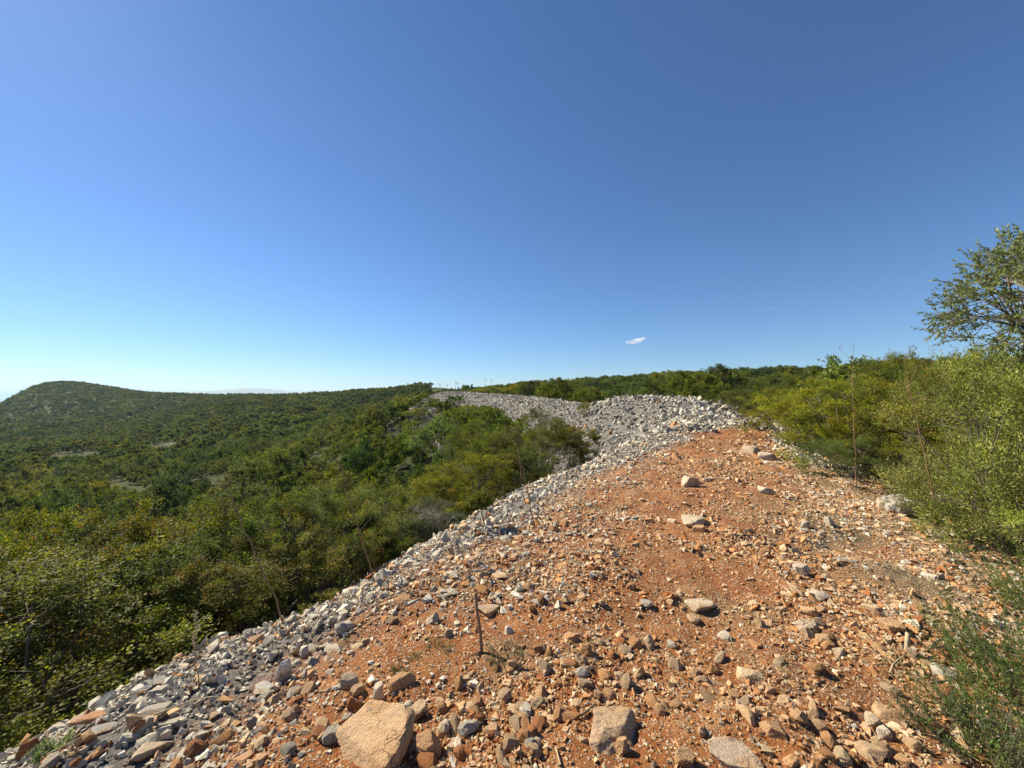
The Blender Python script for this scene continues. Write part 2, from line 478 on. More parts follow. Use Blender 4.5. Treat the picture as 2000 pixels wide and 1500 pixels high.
def cut_rock(seed, sub=3, planes=12, dims=(1, 1, 1), rough=0.05, pit=0.0):
    """a broken-faced rock: a sphere cut by random planes, then roughened"""
    g = np.random.default_rng(seed)
    D, f = ico(sub)
    n = g.normal(size=(planes, 3)); n /= np.linalg.norm(n, axis=1)[:, None]
    n = np.concatenate([n, [[0, 0, 1.0], [0, 0, -1.0]] + g.normal(0, 0.15, (2, 3))]); n /= np.linalg.norm(n, axis=1)[:, None]
    h = g.uniform(0.42, 0.85, len(n)); h[-2] = 0.5; h[-1] = 0.5
    dn = D @ n.T
    rr = np.where(dn > 0.05, h[None] / np.maximum(dn, 0.05), 9.0)
    r = np.minimum(-np.log(np.exp(-rr * 70).sum(1)) / 70, 1.0)
    P = D * r[:, None]
    P *= (1 + rough * n3(P, 2.2, seed) * 2 + rough * 0.7 * n3(P, 6.0, seed + 3) + rough * 0.2 * n3(P, 11, seed + 9))[:, None]
    if pit:
        q = n3(P, 4.5, seed + 21); P *= (1 - pit * np.clip(q - 0.12, 0, 1) * 2)[:, None]
    P -= (P.max(0) + P.min(0)) / 2
    P /= (P.max(0) - P.min(0))[None] / 2
    return P * np.array(dims)[None] / 2, f

SMALL = [hull_rock(100 + k, 9 + k % 4, 0.55 + 0.1 * (k % 4), 1.05 + 0.12 * (k % 5)) for k in range(16)]
TINY = [hull_rock(200 + k, 7, 0.6 + 0.1 * (k % 3), 1.1 + 0.1 * (k % 4)) for k in range(8)]
MED = [cut_rock(300 + k, 2, 9, (2, 1.3 + 0.2 * (k % 4), 1.0 + 0.2 * (k % 3)), 0.05) for k in range(14)]

def scatter_mesh(name, pts, size, protos, cols, tilt=0.5, sink=0.25, seed=1):
    """numpy copies of rock shapes at pts; returns mesh"""
    g = np.random.default_rng(seed)
    which = g.integers(0, len(protos), len(pts))
    Vs, Fs, Cs, off = [], [], [], 0
    for k, (V, f) in enumerate(protos):
        I = np.where(which == k)[0]
        if len(I) == 0: continue
        Rz = rot_z(g.uniform(0, 6.283, len(I)))
        full = rand_rot(len(I), g)
        use = g.random(len(I)) < tilt
        R = np.where(use[:, None, None], full, Rz)
        sc = size[I][:, None] * g.uniform(0.75, 1.2, (len(I), 3))
        W = np.einsum('nij,nvj->nvi', R, V[None] * sc[:, None, :] * 0.5)
        zmin = W[:, :, 2].min(1); zr = W[:, :, 2].max(1) - zmin
        p = pts[I].copy(); p[:, 2] += -zmin - sink * zr
        W = W + p[:, None, :]
        nv = len(V)
        Vs.append(W.reshape(-1, 3)); Fs.append((f[None] + (off + np.arange(len(I)) * nv)[:, None, None]).reshape(-1, 3))
        Cs.append(np.repeat(cols[I], nv, axis=0)); off += len(I) * nv
    return mesh_np(name, np.concatenate(Vs), np.concatenate(Fs), M_RUB, np.concatenate(Cs))

# stone tints (linear base colours)
GREY = np.array([(0.60, 0.58, 0.54), (0.68, 0.66, 0.61), (0.52, 0.50, 0.47), (0.74, 0.72, 0.67), (0.42, 0.41, 0.385), (0.62, 0.565, 0.49)])
WARM = np.array([(0.54, 0.37, 0.215), (0.47, 0.26, 0.12), (0.60, 0.46, 0.30), (0.38, 0.17, 0.07), (0.53, 0.32, 0.165), (0.62, 0.52, 0.38), (0.56, 0.42, 0.28), (0.50, 0.40, 0.29)])
def tints(n, white, g):
    c = WARM[g.integers(0, len(WARM), n)] * np.array([1.0, 0.93, 0.85])
    w = g.random(n) < white
    c[w] = GREY[g.integers(0, len(GREY), int(w.sum()))] * np.array([1.0, .985, .93])
    return c * g.uniform(0.74, 1.12, (n, 1))

# ================================================================== THE SETTING
# one polar sheet round the viewpoint, split where the rubble ridge begins
TH = np.concatenate([np.linspace(-180, -115, 26)[:-1], np.linspace(-115, -60, 60)[:-1], np.linspace(-60, 62, 430)[:-1], np.linspace(62, 115, 60)[:-1], np.linspace(115, 180, 26)])
TH = np.radians(TH)
RR = np.concatenate([[0.05, 0.4], np.geomspace(0.8, 30, 165), np.geomspace(30.8, 900, 165), np.geomspace(950, 60000, 26)])
na, nr = len(TH), len(RR)
gx = (RR[:, None] * np.sin(TH)[None]).ravel(); gy = (RR[:, None] * np.cos(TH)[None]).ravel()
gz = height(gx, gy)
wht, onr, gd, gs = ridge_masks(gx, gy)
ii, jj = np.meshgrid(np.arange(nr - 1), np.arange(na - 1), indexing='ij')
q = np.stack([ii * na + jj, ii * na + jj + 1, (ii + 1) * na + jj + 1, (ii + 1) * na + jj], -1).reshape(-1, 4)[:, ::-1]
onf = (onr[q].mean(1) > 0.15)
def submesh(name, faces, mat, zone=None):
    u, inv = np.unique(faces, return_inverse=True)
    me = mesh_np(name, np.stack([gx[u], gy[u], gz[u]], -1), inv.reshape(faces.shape), mat, None, True)
    if zone is not None:
        a = me.attributes.new("zone", 'FLOAT_COLOR', 'POINT')
        a.data.foreach_set("color", zone[u].astype(np.float32).ravel())
    return me
thatch_w = np.clip(smooth(0.6, 2.6, gd + fbm(gx / 0.8, gy / 0.8, 61, 3) * 2.0) * 0.75 + smooth(0.15, 0.5, fbm(gx / 0.5, gy / 0.5, 71, 3)) * 0.35, 0, 1) * (gs < 20)
zone = np.stack([wht, thatch_w, np.zeros_like(wht), np.ones_like(wht)], -1)
ridge = tag(link("stony_ridge", submesh("stony_ridge", q[onf], M_SOIL, zone)), kind="structure")
terrain = tag(link("terrain", submesh("terrain", q[~onf], M_TERR)), kind="structure")

# far mountains on the horizon
def mountains():
    prof = [(330, 0), (380, 250), (420, 330), (450, 420), (480, 480), (510, 455), (550, 340), (590, 260), (640, 300), (690, 180), (760, 0)]
    Y = 5600
    xs = np.linspace(330, 760, 120)
    zz = np.interp(xs, [p[0] for p in prof], [p[1] for p in prof]) + fbm(xs / 25, xs * 0, 81, 4) * 60
    rows = []
    for k, (dy, f) in enumerate([(-1200, 0), (-800, .35), (-400, .75), (0, 1.0), (500, .7), (1200, 0)]):
        yy = Y + dy
        rows.append(np.stack([(xs - 1000) / F * yy, np.full_like(xs, yy), -160 + (zz * .22 + 160 + fbm(xs / 9, xs * 0 + k, 91, 3) * 24 * (f < 1)) * f], -1))
    V = np.concatenate(rows); n = len(xs)
    f = np.array([(r * n + i, r * n + i + 1, (r + 1) * n + i + 1, (r + 1) * n + i) for r in range(5) for i in range(n - 1)])
    return mesh_np("mountains", V, f, plain_material("hazed_mountain_rock", (0.20, 0.22, 0.22), (0.30, 0.31, 0.30), 0.004, 1.0, 1.0), None, True)  # pale blue-grey puts part of the distance haze into the rock colour
tag(link("mountains", mountains()), kind="structure")

# haze
def haze():
    bm = bmesh.new(); bmesh.ops.create_cube(bm, size=1)
    me = bpy.data.meshes.new("haze"); bm.to_mesh(me); bm.free()
    o = tag(link("haze", me), kind="stuff")
    o.scale = (130000, 130000, 320); o.location = (0, 0, 125 - 160)
    m = bpy.data.materials.new("haze_air"); m.use_nodes = True
    nt = m.node_tree; nt.nodes.remove(nt.nodes["Principled BSDF"])
    v = N(nt, "ShaderNodeVolumePrincipled")
    v.inputs["Color"].default_value = (0.58, 0.80, 1.0, 1)
    v.inputs["Density"].default_value = HAZE
    v.inputs["Anisotropy"].default_value = 0.1
    nt.links.new(v.outputs[0], nt.nodes["Material Output"].inputs["Volume"])
    me.materials.append(m)
    return o
HAZE = 0.00011
haze()

# clouds
def cloud(name, px, py, Y, w, h, lobes, dens, label, seed):
    g = np.random.default_rng(seed)
    parts = []
    for k in range(lobes):
        D, f = ico(3)
        t = (k + 0.5) / lobes * 2 - 1
        r = h * (0.55 + 0.35 * g.random()) * (1 - 0.6 * abs(t))
        P = D * r * np.array([1.3, 1.2, 0.8]) * (1 + 0.35 * n3(D, 2.5, seed + k))[:, None]
        parts.append((P + np.array([t * w * 0.42, g.normal(0, h * 0.2), t * h * 0.45 + g.normal(0, h * 0.12)]), f))
    V, f = join(parts)
    o = link(name, mesh_np(name, V, f, CLOUD_M[dens], None, True), None, at(px, py, Y))
    tag(o, label, "cloud", "small white clouds low in the sky")
CLOUD_M = {}
for dens in (0.022, 0.004):
    m = bpy.data.materials.new("cloud_vapour"); m.use_nodes = True
    nt = m.node_tree; nt.nodes.remove(nt.nodes["Principled BSDF"])
    v = N(nt, "ShaderNodeVolumePrincipled"); v.inputs["Color"].default_value = (1, 1, 1, 1)
    nz = noise(nt, N(nt, "ShaderNodeTexCoord").outputs["Object"], 0.012, 4, 0.6)
    mr = N(nt, "ShaderNodeMapRange"); nt.links.new(nz, mr.inputs[0])
    mr.inputs[1].default_value = 0.40; mr.inputs[2].default_value = 0.75; mr.inputs[3].default_value = 0.0; mr.inputs[4].default_value = dens
    nt.links.new(mr.outputs[0], v.inputs["Density"]); v.inputs["Anisotropy"].default_value = 0.4
    nt.links.new(v.outputs[0], nt.nodes["Material Output"].inputs["Volume"])
    CLOUD_M[dens] = m
cloud("cloud", 1240, 666, 9000, 560, 110, 9, 0.022, "small bright white cloud low above the centre right scrub skyline", 3)
cloud("cloud", 1505, 603, 11000, 330, 40, 6, 0.004, "faint thin wisp of cloud in the right half of the sky", 8)

# ================================================================== SINGLE STONES (named, top level)
S_GREY = (0.50, 0.48, 0.45); S_DARK = (0.30, 0.29, 0.275); S_WHITE = (0.60, 0.575, 0.53); S_CREAM = (0.60, 0.46, 0.31); S_ORANGE = (0.46, 0.235, 0.11)
S_RED = (0.37, 0.155, 0.06); S_TAN = (0.50, 0.36, 0.235); S_MIX = (0.44, 0.33, 0.24)
TAKEN = []
def single(px, py, w, h, col, label, name="rock", seed=None, dep=0.9, sink=0.3, sub=4, planes=11, tiltx=0.0, tilty=0.0, rz=None, rough=0.05, pit=0.0, cat="rock", group=None):
    """a rock whose lower edge stands at photo pixel (px, py + h/2); w, h in photo pixels"""
    seed = seed or int(px * 7 + py)
    if px < 560: w, h = w * .72, h * .75
    if name == 'rock' and 560 < px and py > 860: w, h, sink = w * .8, h * .8, sink + .3; col = tuple(.55 * c + .42 * t for c, t in zip(col, (0.50, 0.355, 0.20)))
    b = hit(px, py + h * 0.42)
    dist = b[1]
    W = w / F * dist; H = h / F * dist
    ang = math.atan2(EYE[2] - b[2], dist)
    # a stone seen from above shows both height and depth: split h between them
    Dp = W * dep
    Hz = max(0.35 * min(W, H), (H - Dp * math.sin(ang)) / max(math.cos(ang), 0.3))
    Hz = min(Hz, 1.2 * max(W, H))
    V, f = cut_rock(seed, sub, planes, (W * 1.05, Dp, Hz * (1 + sink)), rough, pit)
    me = mesh_np(name, V, f, M_ROCK, None, False)
    o = link(name, me)
    c = b + np.array([b[0], b[1], 0]) / math.hypot(b[0], b[1]) * Dp * 0.42
    gz_ = float(height(c[0], c[1])[0])
    o.location = (c[0], c[1], min(gz_, b[2] + Dp * .3) + Hz * (1 + sink) / 2 - Hz * sink)
    g = random.Random(seed)
    o.rotation_euler = (math.radians(tiltx), math.radians(tilty), math.radians(rz if rz is not None else g.uniform(-20, 20)))
    o.color = (*col, 1)
    tag(o, label, cat, group)
    TAKEN.append((c[0], c[1], max(W, Dp) * 0.5))
    return o

single(733, 1456, 156, 132, (0.60, 0.42, 0.25), "largest cream orange boulder with a broad flat face at bottom centre", "boulder", 5, dep=1.0, sink=0.4, sub=5, planes=9, tiltx=16, tilty=-14, rough=0.06, cat="boulder")
single(838, 1462, 60, 78, (0.44, 0.22, 0.11), "orange block leaning beside the right flank of the largest boulder", seed=31, dep=0.9, planes=8)
single(738, 1362, 27, 48, S_WHITE, "small upright whitish stone just above the largest boulder", seed=32, planes=8)
single(683, 1333, 40, 42, (0.36, 0.33, 0.30), "pointed grey stone up and left of the largest boulder", seed=33, planes=7)
single(786, 1332, 60, 50, S_ORANGE, "rounded orange stone behind the small upright whitish stone", seed=34)
single(812, 1392, 56, 56, (0.50, 0.40, 0.29), "jagged cream grey stone touching the top right of the largest boulder", seed=35, planes=7)
single(858, 1376, 22, 26, S_CREAM, "small cream wedge of stone right of the jagged cream grey stone", seed=36, planes=6)
single(1200, 1432, 104, 96, (0.45, 0.32, 0.21), "big knobbly grey and orange rock half buried at bottom, right of centre", "boulder", 41, dep=1.0, sink=0.6, sub=5, planes=11, rough=0.14, pit=0.25, cat="boulder")
single(1212, 1462, 30, 42, (0.47, 0.27, 0.14), "small orange stone against the foot of the big knobbly grey rock", seed=42)
single(1003, 1390, 34, 22, S_TAN, "flat tan stone on bare soil between the two bottom boulders", seed=43)
single(960, 1428, 36, 26, (0.42, 0.25, 0.15), "dark orange stone lower left of the flat tan stone", seed=44)
single(918, 1380, 30, 22, S_TAN, "tan stone on bare soil right of the jagged cream grey stone", seed=45)
single(1078, 1405, 26, 20, S_CREAM, "cream stone left of the big knobbly grey rock", seed=46)
single(1365, 1186, 74, 40, (0.56, 0.50, 0.43), "long whitish slab lying in the middle of the path right of centre", seed=51, dep=0.8, planes=8, rz=-28)
single(1466, 1322, 62, 46, (0.60, 0.47, 0.33), "long cream slab with a broken end in the right foreground", seed=52, dep=0.8, planes=8, rz=-35)
single(1737, 1393, 66, 46, (0.53, 0.33, 0.19), "orange and cream block resting on others at lower right", seed=53, planes=8)
single(1700, 1412, 44, 42, (0.42, 0.37, 0.32), "jagged grey stone under the left edge of the orange and cream block", seed=54, rough=0.09)
single(1727, 1433, 34, 36, S_WHITE, "white triangular stone in front of the orange and cream block", seed=55, planes=6)
single(1702, 1468, 62, 46, (0.42, 0.30, 0.20), "rounded grey orange stone near the bottom right, below the white triangular stone", seed=56)
single(1508, 1425, 56, 52, (0.36, 0.19, 0.10), "dark orange rock half buried below the long cream slab", seed=57, sink=0.5)
single(1432, 1490, 84, 46, (0.46, 0.36, 0.27), "wide grey pitted rock at the bottom edge right of centre", "boulder", 58, dep=0.9, sink=0.4, sub=5, rough=0.05, cat="boulder")
single(1336, 1485, 42, 50, (0.46, 0.26, 0.14), "orange stone at the bottom edge left of the wide grey pitted rock", seed=59)
single(1545, 1490, 36, 26, S_ORANGE, "orange stone at the bottom edge right of the wide grey pitted rock", seed=60)
single(1762, 1484, 34, 26, (0.48, 0.24, 0.11), "red orange stone at the bottom edge in the right corner", seed=61)
single(1744, 1222, 62, 44, (0.50, 0.29, 0.16), "orange rock with a dark shaded right side among stones at right", seed=62, rough=0.08)
single(1582, 1228, 46, 42, (0.36, 0.33, 0.29), "rough pitted grey stone at right, left of the shaded orange rock", seed=63, rough=0.12, pit=0.3)
single(1583, 1196, 38, 30, (0.56, 0.34, 0.20), "orange white block just above the rough pitted grey stone", seed=64, planes=7)
single(1705, 1188, 40, 28, S_CREAM, "cream stone just above the shaded orange rock", seed=65)
single(1598, 1164, 52, 28, S_WHITE, "flat whitish stone above the orange white block", seed=66)
single(1566, 1114, 36, 30, (0.58, 0.53, 0.47), "chunky white stone on the right of the path", seed=67)
single(1764, 988, 64, 48, (0.40, 0.39, 0.37), "biggest white limestone rock below the right hand bushes", "boulder", 71, dep=0.8, sink=0.25, planes=9, rough=0.14, cat="boulder")
single(1733, 984, 36, 34, (0.38, 0.36, 0.34), "darker grey rock against the left of the biggest white limestone rock", seed=72, planes=8)
single(1830, 1042, 54, 22, (0.46, 0.44, 0.41), "low grey rock right of the biggest white limestone rock", seed=73)
single(1347, 941, 40, 34, (0.44, 0.43, 0.41), "pointed grey stone standing alone on the upper path", seed=74, planes=7)
single(1383, 938, 26, 16, (0.46, 0.42, 0.38), "small grey stone right of the pointed grey stone", seed=75)
single(1322, 893, 22, 18, (0.46, 0.20, 0.085), "round orange stone near the top of the path", seed=76, planes=16)
single(1352, 1019, 62, 34, (0.53, 0.49, 0.43), "low whitish rock in the middle of the upper path", seed=77)
single(1366, 1032, 30, 24, S_ORANGE, "small orange stone against the low whitish rock", seed=78)
single(1496, 957, 38, 22, S_WHITE, "flat white stone right of the upper path", seed=79)
single(1574, 1026, 22, 22, S_GREY, "left one of two small grey stones on the right of the path", seed=80)
single(1620, 1020, 22, 24, S_WHITE, "right one of two small whitish stones on the right of the path", seed=81)
single(1498, 892, 46, 22, S_GREY, "grey rock at the right rim of the path near its top", seed=82)
single(1470, 880, 40, 22, (0.42, 0.40, 0.37), "darker grey rock at the right rim beside another grey rock", seed=83)
single(786, 1172, 36, 24, (0.49, 0.25, 0.11), "bright orange stone lying left of the upright broken stick", seed=84, planes=9)
single(880, 1160, 38, 20, (0.44, 0.44, 0.44), "blue grey stone lying up and left of the upright broken stick", seed=85)
single(1115, 1247, 34, 26, (0.48, 0.23, 0.10), "bright orange stone right of the upright broken stick", seed=86, planes=9)
single(1103, 1024, 26, 20, S_RED, "upper red orange stone of a small cluster on the left of the path", seed=87)
single(1084, 1034, 24, 20, (0.42, 0.18, 0.07), "lower red orange stone of a small cluster on the left of the path", seed=88)
single(978, 1128, 46, 18, (0.50, 0.38, 0.27), "flat tan stone by the lower end of the long lying stick", seed=89)
single(950, 1196, 60, 28, (0.40, 0.34, 0.28), "grey rock half buried behind the upright broken stick", seed=90, sink=0.6)
single(185, 1398, 74, 34, (0.42, 0.22, 0.12), "long orange stone in the white rubble at lower left", seed=91, dep=0.6, rz=25)
single(205, 1420, 62, 36, (0.33, 0.32, 0.30), "dark grey slab just below the long orange stone at lower left", seed=92, dep=0.7, rz=25)
single(272, 1345, 46, 34, S_WHITE, "white stone in the rubble at lower left, up from the long orange stone", seed=93)
single(312, 1331, 44, 26, S_DARK, "dark grey stone beside a white stone in the left rubble", seed=94)
single(266, 1325, 28, 22, S_ORANGE, "orange stone on the left rim of the rubble above the bushes", seed=95)
single(553, 1315, 38, 52, S_WHITE, "long white splinter of stone where the rubble meets red soil", seed=96, dep=0.5, rz=40)
single(515, 1348, 46, 30, (0.48, 0.46, 0.42), "grey stone below the long white splinter", seed=97)
single(652, 1265, 46, 26, S_WHITE, "whitish flat rock in the left rubble behind the pointed grey stone", seed=98)
single(305, 1392, 66, 44, (0.37, 0.33, 0.28), "broad grey brown rock in the left rubble", seed=99)
single(300, 1462, 80, 46, (0.44, 0.35, 0.26), "long tan slab near the bottom left edge of the soil", seed=100, dep=0.6, rz=35)
single(784, 1064, 22, 22, S_WHITE, "whitish stone perched on the left rim of the rubble", seed=101)
single(1142, 898, 22, 20, (0.52, 0.40, 0.29), "tan stone perched on the rim near the big brown green bush", seed=102)
single(905, 1030, 24, 22, S_CREAM, "cream stone near the small round shrub on the rubble", seed=103)
single(472, 1484, 46, 30, (0.50, 0.29, 0.16), "left one of two orange stones at the bottom edge left of the largest boulder", seed=104)
single(508, 1482, 34, 30, (0.52, 0.32, 0.18), "right one of two orange stones at the bottom edge left of the largest boulder", seed=105)
TAKEN_A = np.array(TAKEN)

# ================================================================== LOOSE STONES OF THE RIDGE
def sample(n, xr, yr, g):
    return g.uniform(*xr, n), g.uniform(*yr, n)

def keep_clear(x, y, extra=0.0):
    ok = np.ones(len(x), bool)
    for cx, cy, r in TAKEN_A: ok &= (x - cx) ** 2 + (y - cy) ** 2 > (r * 0.8 + extra) ** 2
    return ok

def in_view(x, y, margin=0.25):
    return (y > 0.9) & (np.abs(x) < y * (1.333 + margin) + 1.0)

g = np.random.default_rng(11)
# (a) stones of the brown crown, sizes by clustered density
cand = []
def gen(n, xr, yr, smin, smax, power, dens, zone_white):
    x, y = sample(n, xr, yr, g)
    v_ = in_view(x, y); x, y = x[v_], y[v_]; n = len(x)
    w, on, d, s = ridge_masks(x, y)
    pr = dens(x, y, d, s, w) * (on > 0.25)
    k = (g.random(n) < pr) & in_view(x, y)
    x, y, w, d, s = x[k], y[k], w[k], d[k], s[k]
    size = smin * (smax / smin) ** (g.random(len(x)) ** power)
    ok = keep_clear(x, y, 0.0)
    x, y, w, d, s, size = x[ok], y[ok], w[ok], d[ok], s[ok], size[ok]
    wt = w * 0.8 + (1 - w) * np.where(d > 1.4, 0.25, np.where(d < -0.7, 0.30, 0.06)) if zone_white is None else np.full(len(x), zone_white)
    c = tints(len(x), np.clip(wt, 0, 1), g)
    return np.stack([x, y, height(x, y)], -1), size, c, w

brown = lambda x, y, d, s, w: np.clip(0.55 + 1.7 * (fbm(x / 0.7, y / 0.7, 51, 3) + 0.05) + 0.25 * smooth(0.8, 1.8, d) - 0.5 * np.exp(-((d - 0.1) / 0.55) ** 2), 0.08, 1) * (1 - w)
white = lambda x, y, d, s, w: w
P1 = gen(66000, (-3, 10), (1, 12), 0.03, 0.10, 2.6, brown, None)          # fist-sized
P1b = gen(9000, (2, 15), (9, 20), 0.06, 0.17, 1.9, brown, None)
P1 = tuple(np.concatenate([a, b]) for a, b in zip(P1, P1b))
P2 = gen(200000, (-3, 9), (1, 9.5), 0.014, 0.038, 1.5, brown, None)         # pebbles
P3 = gen(16000, (-2, 4), (1, 4.2), 0.006, 0.015, 1.2, lambda x, y, d, s, w: (1 - w) * 0.9, None)   # grit
P4 = gen(42000, (-6, 9), (1, 18), 0.035, 0.115, 2.2, white, None)           # near white rubble
P5 = gen(72000, (-18, 16), (14, 72), 0.09, 0.34, 2.0, white, 0.97); P5 = (P5[0], P5[1], P5[2] * np.random.default_rng(3).uniform(.6, 1.05, (len(P5[1]), 1)) * np.array([.95, .97, 1.0]), P5[3])         # far white rubble
P6 = gen(26000, (-4, 3), (1, 6), 0.02, 0.05, 1.2, white, None)
print("stones", [len(p[0]) for p in (P1, P2, P3, P4, P5, P6)])

# the largest-looking become objects of their own (parts of the ridge), the rest one joined part
STONE_ME = []
for k in range(14):
    V, f = cut_rock(700 + k, 2, 9, (1.0, 0.66 + 0.09 * (k % 4), 0.5 + 0.09 * (k % 3)), 0.06)
    STONE_ME.append(mesh_np("stone", V, f, M_ROCK, None, False))
allp = np.concatenate([P1[0], P4[0], P5[0]]); alls = np.concatenate([P1[1], P4[1], P5[1]]); allc = np.concatenate([P1[2], P4[2], P5[2]])
show = alls / np.linalg.norm(allp - EYE, axis=1)
front = np.abs(allp[:, 0]) < allp[:, 1] * 1.33
top = np.argsort(-(show * front))[:300]
for i in top:
    o = bpy.data.objects.new("stone", STONE_ME[int(i) % 14]); COL.objects.link(o); o.parent = ridge
    s_ = float(alls[i]) * 1.05
    o.scale = (s_ * g.uniform(.85, 1.25), s_ * g.uniform(.85, 1.15), s_ * g.uniform(.8, 1.2))
    o.rotation_euler = (g.normal(0, .5), g.normal(0, .5), g.uniform(0, 6.28))
    o.location = (allp[i][0], allp[i][1], allp[i][2] + s_ * 0.08)
    o.color = (*allc[i], 1)
restmask = np.ones(len(allp), bool); restmask[top] = False
n1, n4 = len(P1[0]), len(P4[0])
r1 = restmask[:n1]; r4 = restmask[n1:n1 + n4]; r5 = restmask[n1 + n4:]
cat_ = lambda *a: np.concatenate(a)
nearm = lambda P, r: (P[0][r], P[1][r], P[2][r])
p1 = nearm(P1, r1); p4 = nearm(P4, r4); p5 = nearm(P5, r5)
me_a = scatter_mesh("path_stones", p1[0], p1[1], SMALL[:10], p1[2], 0.4, 0.4, 3)
me_a2 = scatter_mesh("pebbles", P2[0], P2[1], TINY, P2[2], 0.45, 0.35, 6)
tag(link("pebbles", me_a2, ridge), kind="stuff")
tag(link("path_stones", me_a, ridge), kind="stuff")
me_b = scatter_mesh("grit", P3[0], P3[1], TINY, P3[2], 0.5, 0.2, 4)
tag(link("grit", me_b, ridge), kind="stuff")
me_c = scatter_mesh("white_rubble", p4[0], p4[1], SMALL, p4[2], 0.7, 0.15, 5)
tag(link("white_chips", scatter_mesh("white_chips", P6[0], P6[1], TINY, P6[2], 0.7, 0.15, 15), ridge), kind="stuff")
me_d = scatter_mesh("bank_rubble", p5[0], p5[1], TINY + SMALL[:2], p5[2], 0.7, 0.15, 9)
tag(link("bank_rubble", me_d, ridge), kind="stuff")
tag(link("white_rubble", me_c, ridge), kind="stuff")

# ================================================================== FOLIAGE
def leaves(pos, axis, nrm, length, width, cols):
    """diamond leaves folded on the midrib: V, F, C"""
    n = len(pos)
    axis = axis / (np.linalg.norm(axis, axis=1)[:, None] + 1e-9)
    side = np.cross(axis, nrm); side /= np.linalg.norm(side, axis=1)[:, None] + 1e-9
    up = np.cross(side, axis)
    L = length[:, None]; W = width[:, None]
    a = pos; b = pos + axis * L * 0.5 + side * W * 0.5 + up * W * 0.12; c = pos + axis * L; d = pos + axis * L * 0.5 - side * W * 0.5 + up * W * 0.12
    V = np.stack([a, b, c, d], 1).reshape(-1, 3)
    k = np.arange(n)[:, None] * 4
    Fq = np.concatenate([k, k + 1, k + 2, k + 3], 1)
    return V, Fq, np.repeat(cols, 4, axis=0)

def unit(n, g):
    v = g.normal(size=(n, 3)); return v / np.linalg.norm(v, axis=1)[:, None]

def shrub_crown(seed, R, H, nl, sprigs, per, leaf, wid, sprig_len=0.16, spread=0.8, tip=(1, 1, 1), low=0.0, palette=None, interior=0.12, uplift=0.5, umin=-0.6):
    """crown built of sprigs on uneven lobes; base at z=0, top at H, radius R"""
    g = np.random.default_rng(seed)
    # lobes
    th = g.uniform(0, 6.283, nl); u = g.uniform(umin, 1, nl)
    rad = np.sqrt(np.clip(1 - u * u, 0, 1))
    k = g.uniform(0.5, 0.78, nl)
    cen = np.stack([np.cos(th) * rad * R * k, np.sin(th) * rad * R * k, H * (0.48 + low) + u * H * 0.42 * k / 0.66], -1)
    lr = g.uniform(0.2, 0.42, nl) * R * (1 - 0.25 * np.clip(u, 0, 1))
    ltint = g.normal(1, 0.16, (nl, 1)) * np.array([[1, 1, 1]]) + g.normal(0, 0.05, (nl, 3))
    w = lr ** 2; w /= w.sum()
    li = g.choice(nl, sprigs, p=w)
    nsub = 7
    sub = unit(nl * nsub, g).reshape(nl, nsub, 3); subr = g.uniform(0.65, 1.35, (nl, nsub)); subt = g.normal(1, 0.14, (nl, nsub))
    si = g.integers(0, nsub, sprigs)
    dirs = sub[li, si] + unit(sprigs, g) * g.uniform(0.05, 0.42, (sprigs, 1))
    out = cen[li] - np.array([0, 0, H * 0.35]); out /= np.linalg.norm(out, axis=1)[:, None]
    dirs = dirs + out * 0.55 + np.array([0, 0, 0.2]); dirs /= np.linalg.norm(dirs, axis=1)[:, None]
    rr = lr[li] * subr[li, si] * (1 + 0.12 * g.normal(size=sprigs)) * np.where(g.random(sprigs) < interior, g.uniform(0.3, 0.9, sprigs), 1)
    tipp = cen[li] + dirs * rr[:, None]
    tipp[:, 2] = np.maximum(tipp[:, 2], 0.05 + g.random(sprigs) * 0.15)
    ax = dirs + np.array([0, 0, uplift]) + g.normal(0, 0.35, (sprigs, 3)); ax /= np.linalg.norm(ax, axis=1)[:, None]
    stint = g.normal(1, 0.12, (sprigs, 1)) * subt[li, si][:, None]
    palette = np.array(palette)
    pc = palette[g.choice(len(palette), sprigs)]
    # leaves along sprigs
    t = g.random((sprigs, per))
    pos = tipp[:, None, :] + ax[:, None, :] * (t * sprig_len * g.uniform(0.6, 1.4, (sprigs, 1)))[:, :, None]
    rd = unit(sprigs * per, g).reshape(sprigs, per, 3)
    pos = pos + rd * sprig_len * 0.22
    la = ax[:, None, :] * (0.5 + 0.6 * t[:, :, None]) + rd * spread
    nr = unit(sprigs * per, g).reshape(sprigs, per, 3) * 0.6 + np.array([0, 0, 0.7]) + dirs[:, None, :] * 0.4
    young = (t ** 2)[:, :, None]
    col = pc[:, None, :] * (ltint[li] * stint)[:, None, :] * (1 + young * (np.array(tip) - 1)) * g.normal(1, 0.13, (sprigs, per, 1))
    n = sprigs * per
    ln = leaf * g.uniform(0.65, 1.25, n); wd = wid * g.uniform(0.7, 1.2, n)
    V, f, C = leaves(pos.reshape(-1, 3), la.reshape(-1, 3), nr.reshape(-1, 3), ln, wd, np.clip(col.reshape(-1, 3), 0.004, 1))
    return V, f, C, cen, lr

